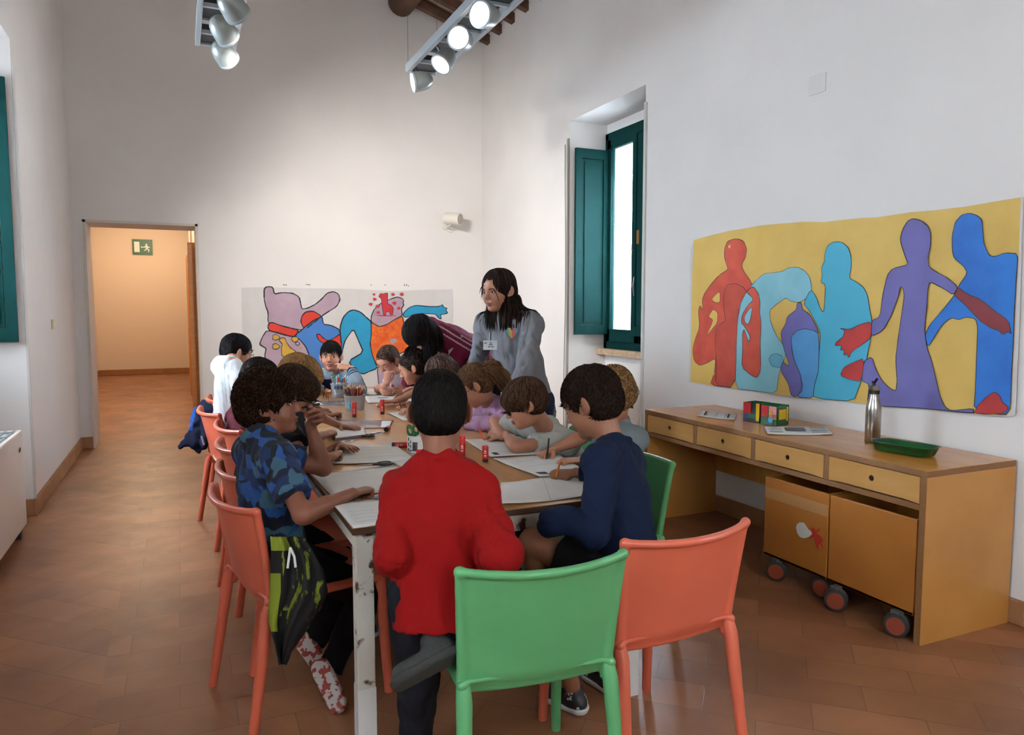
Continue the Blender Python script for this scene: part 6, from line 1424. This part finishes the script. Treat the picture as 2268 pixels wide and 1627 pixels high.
def e2(t):
    for z in (.03, .045, .06, .075): MB().lathe([(.0583+.0*z, z), (.0586, z+.003)], n=40)
    MB().lathe([(.0565, .0), (.057, .012)], n=40).build('base_ring', mat('tub_dark', '23262e', .5), t)
    mb = MB(); mb.obox((-.047, -.040, .045), (.64, -.77, 0), (.77, .64, 0), (0, 0, 1), .010, .002, .028); mb.build('cyan_mark', mat('cyan_mark', '3f9cb8', .5), t)
tub(c2, .057, .068, .098, mat('frosted_plastic', 'b9bcc0', .4, trans=.35), 'frosted tub full of coloured pencils on the far table', e2)
pc = ['8c2f1e', 'b5461e', '5a2a24', '6e3f24', '3a2030', 'c46a2a', '7a3540', '9c6a4a', '4a2a60', 'a33a2a', '26344a']
for k in range(42):
    a = R.uniform(0, 6.28); r = R.uniform(.0, .047)**1; b_ = c2+np.array([math.cos(a+2)*r*.6, math.sin(a+2)*r*.6, .004]); q = .064*math.sqrt(R.random())*1.0
    a2 = R.uniform(0, 6.28); tp = c2+np.array([math.cos(a2)*q*1.15, math.sin(a2)*q*1.15, R.uniform(.145, .172)]); stick('pencil', pc[k % len(pc)], b_, tp, 'coloured pencil standing in the frosted tub on the far table', 'pencils in the frosted tub')
mc = ['bcd6dc', '3f9fb5', '5fb5c8', '2f8a4e', 'c9d8dc', 'c23a2a', 'd8dfe0', '2a7fae', 'd8887a', '8fc8d8']
for k in range(30):
    a = R.uniform(0, 6.28); b_ = c1+np.array([math.cos(a+2)*.025, math.sin(a+2)*.025, .004]); q = .060*math.sqrt(R.random()); a2 = R.uniform(0, 6.28)
    tp = c1+np.array([math.cos(a2)*q*1.2, math.sin(a2)*q*1.2, R.uniform(.150, .178)]); stick('marker', mc[k % len(mc)], b_, tp, 'felt-tip marker standing in the clear tub on the far table', 'markers in the clear tub')
def e3(t):
    MB().lathe([(.0565, 0), (.0575, .006)], n=40).build('dark_base_ring', M_black, t)
    mb = MB(); R2 = random.Random(2)
    def pr(a, z, w_, h):
        a = math.radians(a); r = .0585+.0; mb.obox((r*math.cos(a), r*math.sin(a), z), (-math.sin(a), math.cos(a), 0), (math.cos(a), math.sin(a), 0), (0, 0, 1), w_, .0008, h)
    for k in range(4): pr(-138+k*6, .038, .0022, .020)
    for k in range(3): pr(-140+k*9, .038+.018*(k-1), .005, .0018)
    for k in range(3): pr(-166, .02+k*.025, .0025, .008); pr(-152, .018+k*.02, .0018, .006)
    mb.build('label_lettering', M_ink, t)
    mb = MB(); a = math.radians(-112); mb.obox((.058*math.cos(a), .058*math.sin(a), .016), (-math.sin(a), math.cos(a), 0), (math.cos(a), math.sin(a), 0), (0, 0, 1), .011, .001, .010); mb.build('red_print', M_red, t)
tub(c3, .057, .058, .085, M_tubw, 'white tub with printed lettering holding green-handled scissors, behind the boy in red', e3)
for k, (a, q) in enumerate([(2.2, .035), (3.6, .040)]):
    b_ = c3+np.array([math.cos(a)*q*.3, math.sin(a)*q*.3, .01]); t = thing('scissors', b_, ['green-handled scissors leaning left in the white printed tub', 'second pair of green-handled scissors in the white printed tub'][k], 'scissors')
    d = nrm((math.cos(a)*.3, math.sin(a)*.3, 1)); n = nrm(np.cross(d, fw))
    MB().tube([d*0, d*.07], [.002, .006], n=8).build('blade', MATS['blade_steel'], t)
    for s_ in (-1, 1):
        ring = [d*(.10+.022*math.cos(u))+n*s_*(.014+.011*math.sin(u)) for u in np.linspace(0, 2*math.pi, 17)]; mb = MB().tube(ring, .004, n=8, caps=False); mb.tube([d*.065, d*.082+n*s_*.010], .005, n=8); mb.build('handle', mat('scissor_green', '1f6a34', .4), t, smooth=True)
# ---- clothes hung on chairs
jk = [od(*p) for p in [(449, 897, 5.02), (441, 915, 4.98), (436, 945, 4.95), (434, 975, 4.93), (440, 996, 4.93)]]
pr = chain(jk, [.028, .04, .05, .055, .02], k=.03, flat=(rt*.2+fw, .5))+chain([od(436, 955, 4.95), od(420, 975, 4.93), od(397, 988, 4.92)], [.045, .03, .010], k=.03, flat=(fw, .5))+chain([od(450, 895, 5.0), od(462, 900, 4.95), od(456, 940, 4.9), od(450, 990, 4.9)], [.022, .025, .035, .02], k=.02, flat=(rt*.2+fw, .5))
base = np.array([jk[3][0], jk[3][1], jk[3][2]-.1])
t = thing('jacket', base, 'dark navy jacket hanging from the back of an orange chair near the doorway', 'jacket')
sv = surf('jacket_body', pr, .006, [fab('jacket_navy', '11172e'), fab('jacket_blue', '1d4484')], t, matf=lambda P: ((P-jk[1])@rt < -.018).astype(int)*((P[:, 2] > jk[2][2]-.02).astype(int)), disp=wrinkle(44, .008, 60), off=base)
MB().tube([od(446, 965, 4.84)-base, od(452, 985, 4.84)-base], .006, n=8, sq=.3).build('pale_tab', mat('pale_tab', '9aa0b0', .6), t)
# garment with neon print on the nearest left chair
rows = [(1188, 598, 668), (1215, 600, 690), (1260, 599, 716), (1310, 597, 727), (1345, 594, 712), (1380, 595, 690), (1420, 606, 663), (1450, 616, 641), (1471, 622, 631)]
nu, nv = 26, 44; V = []; Fc = []; mi = []
for j in range(nv+1):
    v = j/nv*(len(rows)-1); i = min(int(v), len(rows)-2); f = v-i; py = rows[i][0]*(1-f)+rows[i+1][0]*f; x0 = rows[i][1]*(1-f)+rows[i+1][1]*f; x1 = rows[i][2]*(1-f)+rows[i+1][2]*f
    for u in range(nu+1):
        a = u/nu; dep = 2.40+.016*math.sin(a*9+py*.008)+.012*math.sin(a*17+py*.02)-.05*math.sin(a*math.pi)*math.sin(min(1, j/nv*1.2)*math.pi); V.append(od(x0*(1-a)+x1*a, py, dep))
org = np.array(V).mean(0); V = [p-org for p in V]
for j in range(nv):
    for u in range(nu):
        a = j*(nu+1)+u; Fc.append((a, a+nu+1, a+nu+2, a+1)); v = j/nv
        mi.append(1 if (u < nu*.16 and .25 < v < .66) or (u < nu*.5 and v < .12) else (2 if v < .60+.1*math.sin(u*.6) and u > nu*.2 else 0))
Mst = mat('neon_streaks', '0d0e0f', .8, col2='717f18', vscale=16, stretch=(2.2, 2.2, .7), det=3, thr=(.56, .60))
gm = meshobj('sports_top', V, Fc, [mat('top_black', '0c0d0f', .85), mat('neon_yellow', '7d8c1a', .8), Mst], None, True, mi); gm.location = tuple(org)
sd = gm.modifiers.new('cloth', 'SOLIDIFY'); sd.thickness = .006
tag(gm, 'black sports top with neon yellow print hanging beside the nearest left orange chair', 'clothing')
mb = MB(); p0, p1, p2, p3 = [od(*q)-org for q in ((643, 1212, 2.35), (637, 1258, 2.33), (652, 1232, 2.34), (655, 1256, 2.33))]
mb.tube([p0, p1], .004, n=6); mb.tube([p0, p2, p3], .004, n=6); mb.build('white_drawcord', M_paper, gm)
